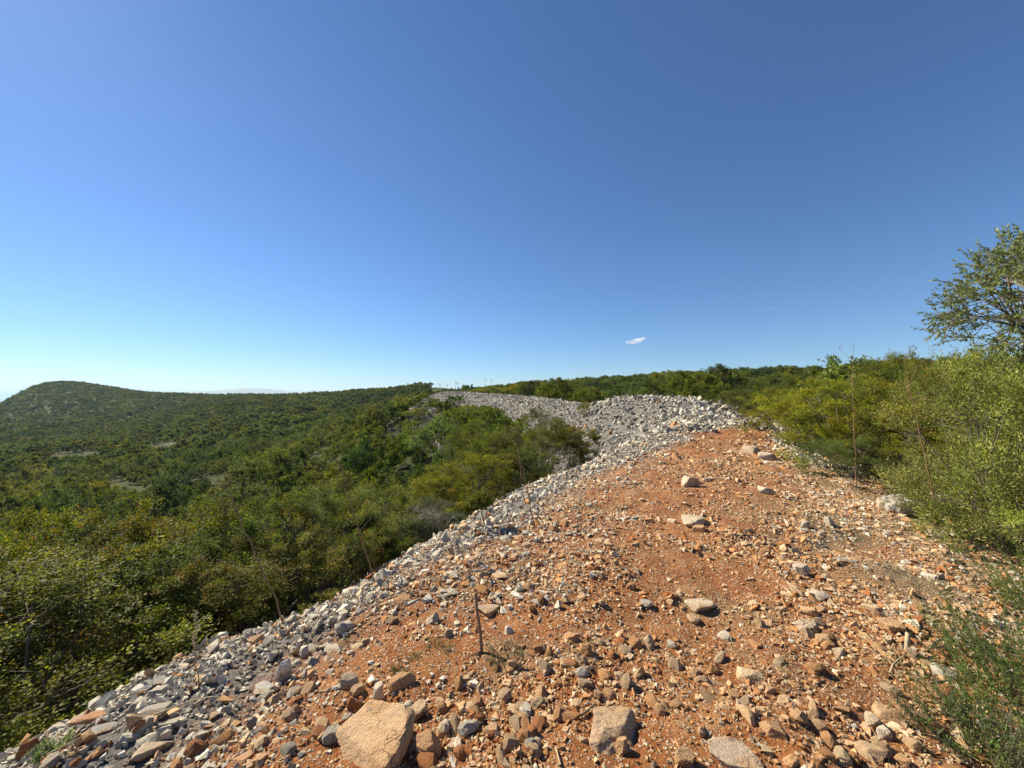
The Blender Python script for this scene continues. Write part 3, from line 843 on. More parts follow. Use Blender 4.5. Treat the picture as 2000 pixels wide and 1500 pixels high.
def shrub_stems(cen, lr, seed, H, r0=0.035):
    g = np.random.default_rng(seed)
    parts = []
    for c, l in zip(cen, lr):
        b = np.array([g.normal(0, 0.12), g.normal(0, 0.12), -0.3])
        m = b * 0.45 + c * 0.55 + g.normal(0, 0.12, 3) * np.array([1, 1, .4]); m[2] = max(m[2], 0.1)
        parts.append(tube([b, (b + m) / 2 + g.normal(0, .05, 3), m, c], [r0, r0 * .8, r0 * .6, r0 * .35], 5))
        for _ in range(5):
            e = c + unit(1, g)[0] * l * g.uniform(0.8, 1.15)
            parts.append(tube([m * 0.2 + c * 0.8, (c + e) / 2 + g.normal(0, .05, 3), e], [r0 * .32, r0 * .2, r0 * .07], 4))
    return join(parts)

GREENS = [(0.102, 0.116, 0.024), (0.076, 0.092, 0.020), (0.148, 0.155, 0.030), (0.060, 0.078, 0.022)]
OLIVES = [(0.112, 0.134, 0.048), (0.092, 0.114, 0.040), (0.142, 0.164, 0.058), (0.076, 0.096, 0.038)]
MIXED = [(0.075, 0.10, 0.022), (0.06, 0.09, 0.02), (0.10, 0.12, 0.026), (0.13, 0.13, 0.03), (0.10, 0.12, 0.026), (0.075, 0.10, 0.022), (0.16, 0.09, 0.04)]
def proto(seed, R, H, mat, **kw):
    V, f, C, cen, lr = shrub_crown(seed, R, H, **kw)
    me = mesh_np("crown", V, f, mat, C)
    sv, sf = shrub_stems(cen, lr, seed, H, kw.get('umin', 0) < -.9 and 0.018 or 0.024)
    st = mesh_np("stem", sv, sf, M_BARK, None, True)
    return dict(crown=me, stem=st, R=R, H=H)
PR = {
    'round1': proto(1, 1.7, 3.0, M_LEAF, nl=22, sprigs=4600, per=12, leaf=0.037, wid=0.023, tip=(1.5, 1.4, 1.0), palette=GREENS),
    'round2': proto(2, 1.7, 2.8, M_LEAF, nl=20, sprigs=4600, per=12, leaf=0.037, wid=0.022, tip=(1.3, 1.3, 1.1), palette=MIXED),
    'fine': proto(3, 1.6, 2.8, M_LEAF, nl=22, sprigs=4000, per=13, leaf=0.042, wid=0.018, sprig_len=0.2, palette=OLIVES, tip=(1.2, 1.2, 1.1)),
    'long': proto(4, 1.5, 2.6, M_OLIVE, nl=40, sprigs=4600, per=14, leaf=0.052, wid=0.018, sprig_len=0.2, spread=0.75, palette=OLIVES, tip=(1.35, 1.3, 1.15), uplift=0.55, umin=-1.0),
}
K = lambda L, f: [tuple(np.array(c) * f) for c in L]
MIDP = [proto(10 + k, 1.6, 2.6, M_LEAF_FAR, nl=11 + 3 * k, sprigs=1500, per=7, leaf=0.088, wid=0.055, umin=-0.3, interior=0.05, sprig_len=0.17, tip=(1.35, 1.3, 1.0), palette=K([GREENS, GREENS, OLIVES, GREENS][k], 1.3)) for k in range(4)]
FARP = [proto(20 + k, 1.6, 2.2, M_LEAF_FAR, nl=6 + k, sprigs=260, per=5, leaf=0.27, wid=0.17, umin=-0.2, interior=0.03, sprig_len=0.22, tip=(1.3, 1.25, 1.0), palette=K([GREENS, GREENS, OLIVES][k], 1.2)) for k in range(3)]

PLACED = []
def bush(px, pytop, Y, R, kind, color, label, name="shrub", group=None, cat="shrub", rz=None, minh=0.8, parts=True, X=None):
    p = at(px, pytop, Y)
    gz_ = float(height(p[0], p[1])[0])
    H = max(p[2] - gz_, minh)
    pr = PR[kind] if isinstance(kind, str) else MIDP[kind]
    rz = rng.uniform(0, 6.28) if rz is None else rz
    if parts:
        o = link(name, None); c = link("crown", pr['crown'], o); s = link("stem", pr['stem'], o); c.color = (*color, 1)
    else:
        o = link(name, pr['crown']); o.color = (*color, 1)
    o.location = (p[0], p[1], gz_); o.rotation_euler = (0, 0, rz); o.scale = (R / pr['R'], R / pr['R'], H / pr['H'] * 0.97)
    tag(o, label, cat, group)
    PLACED.append((p[0], p[1], R))
    return o

G0 = (1.15, 1.17, 1.1); GD = (0.85, 0.93, 0.95); GY = (1.35, 1.2, 0.8); GB = (1.35, 1.0, 0.9); GL = (1.6, 1.6, 1.35); GG = (0.95, 1.0, 1.35)
# near left wall of bushes, nearest first
bush(-40, 1150, 3.4, 1.7, 'round1', G0, "dark green bush in the lower left corner behind pale dry stalks")
bush(120, 1080, 4.6, 1.9, 'round2', GY, "yellowish green bush at the left edge, above the lower left corner")
bush(330, 1075, 4.9, 1.5, 'round1', GD, "dark glossy bush behind the seeded flower spike on the left rubble")
bush(255, 1020, 6.2, 1.7, 'round2', (1.3, 1.15, 0.8), "yellow green bush with reddish tips on the left slope")
bush(430, 1010, 6.3, 1.4, 'round1', (1.15, 1.1, .9), "green bush behind the top of the long leaning stalk")
bush(560, 970, 6.6, 1.5, 'round1', GD, "dark bush with grey twigs left of centre at the rubble edge")
bush(480, 1080, 4.9, 1.2, 'round2', (1.0, 1.05, 1.0), "low green bush at the rubble edge behind the long leaning stalk")
bush(640, 1000, 6.2, 1.2, 'round2', G0, "green bush rooted at the rubble edge below the dark twiggy bush")
bush(720, 955, 7.8, 1.4, 'fine', GY, "yellow tipped bush behind the thin stalk left of centre")
bush(820, 1000, 7.6, 1.0, 'fine', (0.8, 0.85, 0.9), "low grey green bush touching the rubble near the lone small shrub")
bush(60, 1010, 8.5, 2.0, 'fine', (0.62, 0.78, 0.95), "grey green bush at the left edge behind the yellowish one")
bush(-150, 1040, 6, 2.0, 'round1', G0, "green bush cut off by the left picture edge")
bush(930, 895, 10.5, 1.5, 'round1', (1.25, 1.2, 0.85), "bright green bush left of the big brown green bush")
bush(870, 935, 10.0, 1.2, 'round1', (1.15, 1.2, 0.8), "fresh green bush at the rubble edge below the bright green bush")
bush(1050, 818, 13.5, 1.8, 'fine', (1.05, 0.85, 0.75), "big brown green bush standing at the foot of the white rubble slope")
bush(1120, 838, 13.2, 1.0, 'round2', (1.1, 1.0, 0.9), "small brown green bush on the right of the big brown green bush")
bush(1010, 880, 11.5, 1.3, 'round1', GD, "dark green bush below the big brown green bush")
bush(960, 850, 14, 1.6, 'round1', G0, "green bush behind and left of the big brown green bush")
bush(925, 832, 22, 1.6, 'round1', G0, "rounded green bush in the gap below the far rubble bank")
for px, pt, Y, R, kd, cl, lab in [(852, 784, 47, 2.2, 0, G0, "green bush directly below the left end of the far rubble bank"), (900, 796, 38, 2.0, 1, GY, "yellow green bush below the far rubble bank"),
                              (950, 806, 32, 1.9, 3, GD, "dark bush below the middle of the far rubble bank"), (1005, 815, 27, 1.8, 0, G0, "green bush below the dip of the rubble bank"),
                              (860, 822, 30, 2.1, 2, G0, "grey olive bush two rows below the far rubble bank"), (905, 860, 18, 1.7, 3, G0, "dark green bush left of the bright green bush"),
                              (975, 832, 22, 1.6, 1, GD, "dull green bush behind the big brown green bush"), (820, 800, 50, 2.3, 3, G0, "dark green bush left below the end of the far rubble bank")]:
    bush(px, pt, Y, R, kd, cl, lab, minh=1.2)
# on the rubble
b_ = hit(1141, 818); bush(1141, 785, b_[1] + .3, 0.5, 'round1', GY, "small round yellow green shrub alone on the white rubble mound", minh=0.5)
bush(892, 773, 46, 1.6, 0, GD, "dark low shrub on the far white rubble bank", minh=0.8)
bush(912, 752, 62, 1.9, 0, GD, "dark shrub at the skyline end of the far rubble bank")
M_DEAD = plain_material("bleached_dead_wood", (0.20, 0.17, 0.14), (0.36, 0.32, 0.27), 30)
for px, pt, Y, R, lab in [(600, 985, 6.0, 1.0, "leafless grey twiggy bush among the green bushes left of centre"), (850, 1000, 7.3, .7, "leafless grey twigs at the rubble edge near the lone small shrub"),
                          (425, 925, 40, 2.2, "bare grey branched bush in the valley clearing"), (1560, 735, 22, 1.6, "bare grey branched bush in the scrub right of the ridge")]:
    p = at(px, pt, Y); gz_ = float(height(p[0], p[1])[0]); H = max(p[2] - gz_, 1.0)
    o = link("dead_bush", None); o.location = (p[0], p[1], gz_); o.scale = (R / 1.7, R / 1.7, H / 3.0)
    V, f = shrub_stems(rng.normal(0, .6, (26, 3)) * np.array([1, 1, .55]) + np.array([0, 0, 1.8]), np.full(26, .9), int(px), 3.0, .028)
    link("branches", mesh_np("branches", V, f, M_DEAD, None, True), o)
    tag(o, lab, "dead bush", "leafless bushes")
# right side
bush(1640, 748, 10.0, 1.9, 'round1', GL, "broad light green bush left of the tall dry stalk on the right")
bush(1540, 765, 12.5, 1.7, 'round1', (1.3, 1.3, 1.1), "light green bush at the right rim of the rubble")
bush(1740, 715, 11.5, 1.7, 'round1', (1.7, 1.65, 1.4), "tall pale green bush between the two tall dry stalks")
bush(1760, 800, 8.6, 1.4, 'round1', (1.9, 1.7, 1.0), "low yellow green bush right of the tall dry stalk")
bush(1650, 870, 8.2, 0.9, 'fine', (1.2, 1.15, 1.0), "low olive green shrub at the foot of the broad light green bush")
bush(1870, 720, 7.7, 1.4, 'round2', (1.75, 1.7, 1.5), "grey green bush at right behind the leaning dry stalk")
bush(1965, 715, 4.7, 1.15, 'long', (1.9, 1.8, 1.4), "tall long leaved bush at the right picture edge", "olive_shrub", rz=1.0)
bush(2080, 700, 5.4, 1.5, 'long', (1.85, 1.75, 1.4), "long leaved bush cut off by the right picture edge", "olive_shrub")
bush(1920, 850, 5.9, 0.85, 'long', (1.7, 1.65, 1.2), "long leaved bush in front of the grey green bush at right", "olive_shrub")
bush(1440, 765, 20, 1.6, 'round1', G0, "dark green bush at the right end of the white rubble mound")
bush(1490, 752, 18, 1.8, 'fine', (1.1, 1.05, 0.9), "olive bush behind the right end of the white rubble mound")
bush(1590, 735, 17, 2.0, 'round2', (1.1, 1.1, 1.0), "rounded green bush behind the broad light green bush")
bush(1820, 700, 13, 2.0, 'round2', (1.3, 1.25, 1.0), "tall green bush on the skyline at right")

# the scrub beyond: the 290 largest-looking as shrubs of their own, the rest one mass
g = np.random.default_rng(23)
def scrub_points():
    out = []
    # left valley and hill, right slope; denser near, thinner far
    for (a0, a1, r0, r1, sp) in [(-62, -1, 9, 60, 2.0), (-62, 4, 60, 180, 3.0), (-62, 4, 180, 420, 3.6), (-64, 4, 420, 860, 4.6), (-66, -50, 20, 120, 3.0),
                                 (-4, 66, 9, 60, 2.1), (-6, 66, 60, 190, 3.2), (-6, 60, 190, 330, 6)]:
        area = 0.5 * math.radians(a1 - a0) * (r1 ** 2 - r0 ** 2)
        n = int(area / (sp * sp) * 2.4)
        a = np.radians(g.uniform(a0, a1, n)); r = np.sqrt(g.uniform(r0 ** 2, r1 ** 2, n))
        x = r * np.sin(a); y = r * np.cos(a)
        cell = {}
        keep = np.zeros(n, bool)
        ix = np.floor(x / sp).astype(int); iy = np.floor(y / sp).astype(int)
        for k in range(n):
            key = (ix[k], iy[k])
            if cell.get(key, 0) < 1: cell[key] = 1; keep[k] = True
        out.append(np.stack([x[keep], y[keep], np.full(keep.sum(), sp)], -1))
    return np.concatenate(out)
SP = scrub_points()
w_, on_, d_, s_ = ridge_masks(SP[:, 0], SP[:, 1])
gap = fbm(SP[:, 0] / 16, SP[:, 1] / 16, 101, 3)
onridge = (s_ < 88) & (d_ > -4.6) & (d_ < 4.0) & (s_ > -5)
onridge = np.where(s_ > 27, (s_ < 88) & (d_ > -2.9) & (d_ < 2.4), onridge)
onridge |= (s_ > 10) & (s_ < 30) & (d_ > -7.0) & (d_ < 3.2)
onridge |= (s_ < 33) & (on_ > 0.35)
ok = ~onridge & (gap < np.where(np.hypot(SP[:, 0], SP[:, 1]) > 110, 9.0, 0.42)) & (np.hypot(SP[:, 0], SP[:, 1]) > 8.5) & ~((s_ < 18) & (np.abs(d_) < 5.5))
CLEAR = [(245, 52, 3.2, 11), (385, 58, 3.5, 10), (440, 50, 2.4, 10), (330, 130, 7, 16), (150, 120, 7, 16)]
for cpx, cY, cw, cd in CLEAR:
    cxx = (cpx - 1000) / F * cY; L_ = math.hypot(cxx, cY); ux, uy = cxx / L_, cY / L_
    du = (SP[:, 0] - cxx) * ux + (SP[:, 1] - cY) * uy; dv = -(SP[:, 0] - cxx) * uy + (SP[:, 1] - cY) * ux
    ok &= (du / cd) ** 2 + (dv / cw) ** 2 > 1
PA = np.array(PLACED)
ok &= (((SP[:, None, :2] - PA[None, :, :2]) ** 2).sum(-1) > (PA[None, :, 2] * 0.75) ** 2).all(1)
SP = SP[ok]; dl_ = d_[ok]
SZ = height(SP[:, 0], SP[:, 1], False); pxs_ = 1000 + SP[:, 0] / SP[:, 1] * F
dist = np.hypot(SP[:, 0], SP[:, 1])
size = (0.42 + 1.0 * g.random(len(SP)) ** 2.0) * (SP[:, 2] / 2.0) ** 0.45
size = np.where(dist > 90, np.maximum(size, 0.8) * 1.12, size)
hsc = np.clip(size * g.uniform(0.7, 1.15, len(SP)), 0.4, 1.5)
right_far = (pxs_ > 840) & (dist > 45)
hsc = np.where(right_far, hsc * .72, hsc)
# shrubs below the white bank stay lower than it, as in the photograph
pxs = 1000 + SP[:, 0] / SP[:, 1] * F
line = np.interp(pxs, [700, 835, 850, 880, 1000, 1060, 1100, 1150, 1200], [766, 770, 778, 785, 800, 812, 823, 848, 870])
zmax = EYE[2] + (772 - line) / F * SP[:, 1]
lim = (pxs > 700) & (pxs < 1200) & (dl_ < 0) & (SP[:, 1] < 70)
hsc = np.where(lim, np.minimum(hsc, (zmax - SZ) / 2.75), hsc)
sky_l = np.interp(pxs, [840, 900, 1000, 1150, 1300, 1500, 1650, 1750, 1900, 2100], [768, 762, 749, 739, 726, 718, 710, 702, 694, 690]) - g.random(len(SP)) ** 2 * 7
rz_ = (dl_ > 0) & (SP[:, 1] > 2) & (pxs > 840)
hsc = np.where(rz_, np.minimum(hsc, (EYE[2] + (772 - sky_l) / F * SP[:, 1] - SZ) / 2.75), hsc)
okh = hsc > 0.2
SP, SZ, dist, size, hsc = SP[okh], SZ[okh], dist[okh], size[okh], hsc[okh]
size = np.minimum(size, hsc * 1.8)
showing = size / dist * (np.abs(SP[:, 0]) < SP[:, 1] * 1.4)
order = np.argsort(-showing)
COLK = {0: (1, 1, 1), 1: (1.4, 1.25, 0.8), 2: (0.95, 0.92, 1.0), 3: (0.7, 0.8, 0.9)}
dleft = (np.interp(SP[:, 1], AXD[:, 1], AXD[:, 0]) > SP[:, 0])
NOBJ = 262
KCOL = ["green", "yellow green", "grey olive", "dark green"]
ORD = ["first", "second", "third", "fourth", "fifth", "sixth", "seventh", "eighth", "ninth", "tenth", "eleventh", "twelfth", "thirteenth", "fourteenth", "fifteenth", "sixteenth", "seventeenth", "eighteenth", "nineteenth", "twentieth", "twenty-first", "twenty-second", "twenty-third", "twenty-fourth", "twenty-fifth"]
buckets = {}
for i in order[:NOBJ]:
    k = int(g.integers(0, 4))
    o = link("scrub_bush", MIDP[k]['crown'])
    o.location = (SP[i, 0], SP[i, 1], SZ[i] - 0.1); o.rotation_euler = (0, 0, g.uniform(0, 6.28)); o.scale = (size[i], size[i], hsc[i])
    o.color = (*[c * g.uniform(.9, 1.1) for c in COLK[k]], 1)
    tag(o, None, "bush", "scrub bushes in the left valley" if dleft[i] else "scrub bushes right of the ridge")
    tall = "tall" if hsc[i] > 1.0 else ("low" if hsc[i] < 0.7 else "rounded")
    band = "nearest" if dist[i] < 20 else ("nearer" if dist[i] < 30 else "farther")
    buckets.setdefault((bool(dleft[i]), tall, k, band), []).append((SP[i, 0] / SP[i, 1], o))
for (lf, tall, k, band), L in buckets.items():
    L.sort(key=lambda t: t[0])
    for n, (_, o) in enumerate(L):
        o["label"] = "%s from left of %s %s bushes in %s scrub %s" % (ORD[min(n, 24)], tall, KCOL[k], band, "left of ridge" if lf else "right of ridge")

cp, cs = [], []
for cpx, cY, cw, cd in CLEAR:
    n = 45
    cxx = (cpx - 1000) / F * cY; L_ = math.hypot(cxx, cY)
    uu = g.normal(0, cd * .35, n); vv = g.normal(0, cw * .4, n)
    cp.append(np.stack([cxx + uu * cxx / L_ - vv * cY / L_, cY + uu * cY / L_ + vv * cxx / L_, np.zeros(n)], -1)); cs.append(g.uniform(.2, .9, n) ** 1.5)
cp = np.concatenate(cp); cs = np.concatenate(cs); cp[:, 2] = height(cp[:, 0], cp[:, 1])
tag(link("clearing_stones", scatter_mesh("clearing_stones", cp, cs, SMALL, tints(len(cp), 0.6, g), .4, .35, 12), terrain), kind="stuff")

def instancer(name, idx, protos, parent=None):
    """one 'stuff' object: shrubs instanced on points"""
    src = bpy.data.collections.new(name + "_shapes")
    for k, p in enumerate(protos):
        ob = bpy.data.objects.new("%s_shape_%d" % (name, k), p['crown']); src.objects.link(ob)
    me = bpy.data.meshes.new(name)
    P = np.stack([SP[idx, 0], SP[idx, 1], SZ[idx] - 0.1], -1).astype(np.float32)
    me.vertices.add(len(P)); me.vertices.foreach_set("co", P.ravel())
    a = me.attributes.new("rot", 'FLOAT_VECTOR', 'POINT'); rv = np.zeros((len(P), 3), np.float32); rv[:, 2] = g.uniform(0, 6.28, len(P)); a.data.foreach_set("vector", rv.ravel())
    a = me.attributes.new("scl", 'FLOAT_VECTOR', 'POINT'); a.data.foreach_set("vector", np.stack([size[idx], size[idx], hsc[idx]], -1).astype(np.float32).ravel())
    a = me.attributes.new("pick", 'INT', 'POINT'); a.data.foreach_set("value", g.integers(0, len(protos), len(P)).astype(np.int32))
    o = link(name, me, parent)
    ng = bpy.data.node_groups.new(name, 'GeometryNodeTree')
    ng.interface.new_socket("Geometry", in_out='INPUT', socket_type='NodeSocketGeometry')
    ng.interface.new_socket("Geometry", in_out='OUTPUT', socket_type='NodeSocketGeometry')
    gi = ng.nodes.new("NodeGroupInput"); go = ng.nodes.new("NodeGroupOutput")
    ip = ng.nodes.new("GeometryNodeInstanceOnPoints"); ci = ng.nodes.new("GeometryNodeCollectionInfo")
    ci.inputs["Collection"].default_value = src; ci.inputs["Separate Children"].default_value = True; ci.inputs["Reset Children"].default_value = True
    ip.inputs["Pick Instance"].default_value = True
    def attr(nm, ty):
        n = ng.nodes.new("GeometryNodeInputNamedAttribute"); n.data_type = ty; n.inputs["Name"].default_value = nm; return n.outputs[0]
    L = ng.links
    L.new(gi.outputs[0], ip.inputs["Points"]); L.new(ci.outputs[0], ip.inputs["Instance"])
    L.new(attr("pick", 'INT'), ip.inputs["Instance Index"])
    e2r = ng.nodes.new("FunctionNodeEulerToRotation"); L.new(attr("rot", 'FLOAT_VECTOR'), e2r.inputs[0]); L.new(e2r.outputs[0], ip.inputs["Rotation"])
    L.new(attr("scl", 'FLOAT_VECTOR'), ip.inputs["Scale"])
    L.new(ip.outputs[0], go.inputs[0])
    md = o.modifiers.new("scatter", 'NODES'); md.node_group = ng
    return o
rest = order[NOBJ:]
mid_i = rest[dist[rest] < 130]; far_i = rest[dist[rest] >= 130]
print("scrub", len(SP), len(mid_i), len(far_i))
tag(instancer("scrub_thicket", mid_i, MIDP), "dense green scrub filling the valley and slope beyond the nearer bushes", "scrub", kind="stuff")
tag(instancer("hillside_scrub", far_i, FARP), "far green scrub covering the hills up to the skyline", "scrub", kind="stuff")

# ================================================================== TREE AT THE RIGHT EDGE
def leafy_twigs(tips, dirs, n_leaf, tl, leaf, wid, palette, g, spread=0.7, bend=0.0):
    n = len(tips)
    t = g.random((n, n_leaf))
    pos = tips[:, None, :] + dirs[:, None, :] * (t * tl)[:, :, None]
    rd = unit(n * n_leaf, g).reshape(n, n_leaf, 3)
    ax = dirs[:, None, :] + rd * spread
    nr = rd + np.array([0, 0, 0.8])
    pal = np.array(palette)
    col = pal[g.integers(0, len(pal), (n, n_leaf))] * g.normal(1, 0.15, (n, n_leaf, 1))
    m = n * n_leaf
    return leaves(pos.reshape(-1, 3), ax.reshape(-1, 3), nr.reshape(-1, 3), leaf * g.uniform(.7, 1.2, m), wid * g.uniform(.75, 1.2, m), np.clip(col.reshape(-1, 3), .005, 1))

def olive_tree():
    g = np.random.default_rng(77)
    root = link("olive_tree", None)
    bx, by = 7.72, 4.8
    bz = float(height(bx, by)[0])
    root.location = (bx, by, bz)
    C = np.array([-0.65, 0, 2.8 - bz]); RD = np.array([1.32, 1.2, 1.0])
    parts = [tube([(0, 0, -.3), (.05, .02, .5), (-.05, 0, 1.1), (-.12, 0, 1.7)], [.11, .09, .075, .06], 8)]
    limb, tipL, dirL = [], [], []
    for k in range(12):
        a = k / 12 * 6.283 + g.normal(0, .2); u = g.uniform(-.35, .9)
        e = C + RD * 0.5 * np.array([math.cos(a) * math.sqrt(1 - u * u), math.sin(a) * math.sqrt(1 - u * u), u])
        st = np.array([-.1, 0, g.uniform(1.1, 1.7)])
        m = (st + e) / 2 + g.normal(0, .1, 3)
        parts.append(tube([st, m, e], [.03, .02, .012], 6))
        for j in range(13):
            v = unit(1, g)[0] + (e - C) / RD * 1.4; v /= np.linalg.norm(v)
            e2 = C + RD * v * g.uniform(.72, 1.0)
            m2 = (e + e2) / 2 + g.normal(0, .09, 3)
            parts.append(tube([m * .25 + e * .75, m2, e2], [.009, .006, .003], 5))
            for q in range(8):
                b = m2 * (1 - q / 8) + e2 * (q / 8)
                dv = v * .8 + unit(1, g)[0] * .8 + np.array([-.1, 0, .25]); dv /= np.linalg.norm(dv)
                L = g.uniform(.16, .34)
                parts.append(tube([b, b + dv * L * .5 + g.normal(0, .015, 3), b + dv * L], [.0045, .003, .0015], 3))
                tipL.append(b + dv * L * .25); dirL.append(dv * (L / .25) * .78)
    V, f = join(parts)
    link("trunk", mesh_np("trunk", V, f, M_BARK, None, True), root)
    dirs = np.array(dirL); tips = np.array(tipL)
    V, f, Cc = leafy_twigs(tips, dirs, 18, .25, .058, .022, [(0.22, 0.255, 0.12), (0.17, 0.205, 0.09), (0.29, 0.33, 0.18), (0.14, 0.17, 0.07)], g, .75)
    link("crown", mesh_np("crown", V, f, M_OLIVE, Cc), root)
    tag(root, "airy olive like tree reaching into the sky at the right picture edge", "tree")
olive_tree()

# spiny broom-like shrubs in the lower right corner
def broom(px, py, n, L, spread, pal, label, name="broom_shrub", seed=1, leaf=.024, wid=.0065, per=32, lean=(-.25, 0, 0), R=.2):
    g = np.random.default_rng(seed)
    b = hit(px, py)
    root = link(name, None); root.location = b
    th = g.uniform(0, 6.283, n); rr = np.sqrt(g.random(n)) * R
    base = np.stack([np.cos(th) * rr, np.sin(th) * rr, np.zeros(n) - .02], -1)
    d = np.stack([np.cos(th) * spread * g.random(n), np.sin(th) * spread * g.random(n), np.ones(n)], -1) + np.array(lean) + g.normal(0, .25, (n, 3))
    d[:, 2] = np.abs(d[:, 2]); d /= np.linalg.norm(d, axis=1)[:, None]
    ln = L * g.uniform(.5, 1.1, n)
    parts = []
    for k in range(n):
        parts.append(tube([base[k], base[k] + d[k] * ln[k] * .5 + g.normal(0, .012, 3), base[k] + d[k] * ln[k]], [.0024, .0016, .0008], 3))
    V, f = join(parts); link("stem", mesh_np("stem", V, f, M_TWIG, None, True), root)
    V, f, C = leafy_twigs(base + d * ln[:, None] * .2, d * ln[:, None] * .85, per, 1.0, leaf, wid, pal, g, spread=.5)
    # leafy_twigs normalises leaf axes, spread is relative to the short twig vector
    link("foliage", mesh_np("foliage", V, f, M_LEAF, C), root)
    tag(root, label, "shrub", "spiky low shrubs and herbs")
    return root
BG = [(0.14, 0.20, 0.045), (0.11, 0.16, 0.04), (0.18, 0.22, 0.065)]
broom(2010, 1340, 200, .42, 1.0, BG, "spiky green shrub at the right edge of the lower right corner", seed=3, R=.28)
broom(2030, 1490, 200, .40, 1.0, BG, "spiky green shrub in the very bottom right corner", seed=4, R=.28)
broom(2090, 1215, 200, .5, 1.0, BG, "spiky green shrub cut by the right edge above the corner shrubs", seed=5, R=.3)
broom(1900, 1470, 60, .22, 1.0, [(0.14, 0.15, 0.07), (0.2, 0.18, 0.1)], "small greyish spiky herb left of the bottom right corner shrub", seed=6, R=.15)
broom(105, 1470, 26, .10, .7, [(0.20, 0.26, 0.08), (0.16, 0.2, 0.07)], "bright green feathery herb in the rubble at bottom left", "feathery_herb", seed=7, R=.05)
HB = [(0.20, 0.18, 0.11), (0.16, 0.15, 0.085), (0.25, 0.21, 0.13)]
for n, (px, py, lab) in enumerate([(850, 1275, "grey green herb cushion left of the upright broken stick's foot"), (985, 1275, "grey green herb cushion right of the upright broken stick's foot"),
                                   (700, 1255, "grey green herb cushion in the rubble left of the broken stick"), (1660, 1210, "olive herb cushion among the stones at right"),
                                   (1660, 1050, "olive herb cushion left below the biggest white rock"), (1850, 1090, "olive herb cushion below the right hand bushes"),
                                   (800, 1300, "flat grey herb cushion behind the rounded orange stone"), (1880, 1200, "olive herb cushion left of the right edge spiky shrub")]):
    broom(px, py, 60, .06, 2.2, HB, lab, "herb_cushion", 20 + n, .011, .0035, 14, (0, 0, 0), .10)

# small tree-like shrub on the rubble
def little_tree():
    b = hit(948, 1032)
    root = link("small_shrub", None); root.location = b
    g = np.random.default_rng(9)
    k = b[1] / F
    T = np.array([-12 * k, 0, 45 * k])
    parts = [tube([(0, 0, -.05), T * .5 + np.array([.01, 0, 0]), T], [.012, .009, .006], 5)]
    tips = []
    for q in range(60):
        v = unit(1, g)[0]; v[2] = abs(v[2]); e = T + v * np.array([24, 22, 17]) * k * g.uniform(.6, 1)
        parts.append(tube([T * .9, (T + e) / 2, e], [.004, .003, .001], 3)); tips.append(e)
    V, f = join(parts); link("stem", mesh_np("stem", V, f, M_BARK, None, True), root)
    tips = np.array(tips); tips = np.repeat(tips, 6, 0) + g.normal(0, 4 * k, (360, 3))
    V, f, C = leafy_twigs(tips, unit(360, g) * .8 + np.array([0, 0, .4]), 9, .06, .03, .016, [(0.10, 0.13, 0.035), (0.12, 0.13, 0.045)], g)
    link("crown", mesh_np("crown", V, f, M_LEAF, C), root)
    tag(root, "small lone shrub on a bare stem on the white rubble left of centre", "shrub")
little_tree()

# ================================================================== DRY STALKS AND STICKS
def stalk(base, path, r, mat, label, umbel=0, name="dry_stalk", seed=1, depth_gain=0.0, usize=1.0, group="tall dry stalks", seeds=0):
    """base pixel and path of pixels above it; stands where the base pixel meets the ground"""
    g = np.random.default_rng(seed)
    b = hit(*base); Y0 = b[1]
    P = [b + np.array([0, 0, -.05])] + [at(px, py, Y0 + depth_gain * (i + 1) / len(path)) for i, (px, py) in enumerate(path)]
    P = np.array(P)
    # smooth resample
    t = np.linspace(0, 1, 14); s0 = np.linspace(0, 1, len(P))
    Q = np.stack([np.interp(t, s0, P[:, k]) for k in range(3)], -1)
    Q[1:-1] += g.normal(0, .006, (12, 3))
    root = link(name, None); root.location = b
    V, f = tube(Q - b, np.linspace(r, r * .45, 14), 7)
    link("stem", mesh_np("stem", V, f, mat, None, True), root)
    top = Q[-1] - b; d = Q[-1] - Q[-3]; d /= np.linalg.norm(d)
    k = Y0 / F
    for q in range(umbel):
        st = Q[-1 - (q % 4)] - b
        e = st + (d * .8 + unit(1, g)[0] * np.array([1, 1, .6])) * k * g.uniform(20, 42) * usize
        parts = [tube([st, (st + e) / 2 + g.normal(0, .006, 3), e], [r * .4, r * .3, r * .22], 4)]
        for w in range(11):
            v = d + unit(1, g)[0] * 1.1; v /= np.linalg.norm(v)
            parts.append(tube([e, e + v * k * g.uniform(8, 15) * usize], [r * .12, r * .06], 3))
        V, f = join(parts); link("umbel", mesh_np("umbel", V, f, mat, None, True), root)
    if seeds:
        parts = []
        for w in range(seeds):
            c = Q[4 + int(w / seeds * 9.9)] - b + unit(1, g)[0] * .012
            D, ff = ico(1); parts.append((D * .0055 + c, ff))
        V, f = join(parts); link("seed_head", mesh_np("seed_head", V, f, M_PALE), root)
    tag(root, label, "dry stalk", group)
stalk((555, 1222), [(540, 1170), (505, 1100), (470, 1010), (436, 945)], .008, M_STALK, "long leaning dry stalk with forked top left of centre, rooted in rubble", 4, seed=1, usize=.9)
stalk((737, 1145), [(722, 1100), (702, 1040), (680, 960), (661, 900)], .0075, M_STALK, "thin leaning dry stalk right of the long forked one", 3, seed=2, usize=.7)
stalk((1026, 985), [(1020, 950), (1014, 900), (1009, 862)], .008, M_STALK, "left one of two thin crossing stalks on the centre rim", 2, seed=3, usize=.5)
stalk((1045, 1030), [(1034, 980), (1022, 920), (1008, 866)], .008, M_STALK, "right one of two thin crossing stalks on the centre rim", 2, seed=4, usize=.5)
stalk((1672, 952), [(1671, 880), (1666, 780), (1665, 705)], .009, M_STALK, "tallest upright dry stalk against the right hand bushes and sky", 5, seed=5, usize=.8)
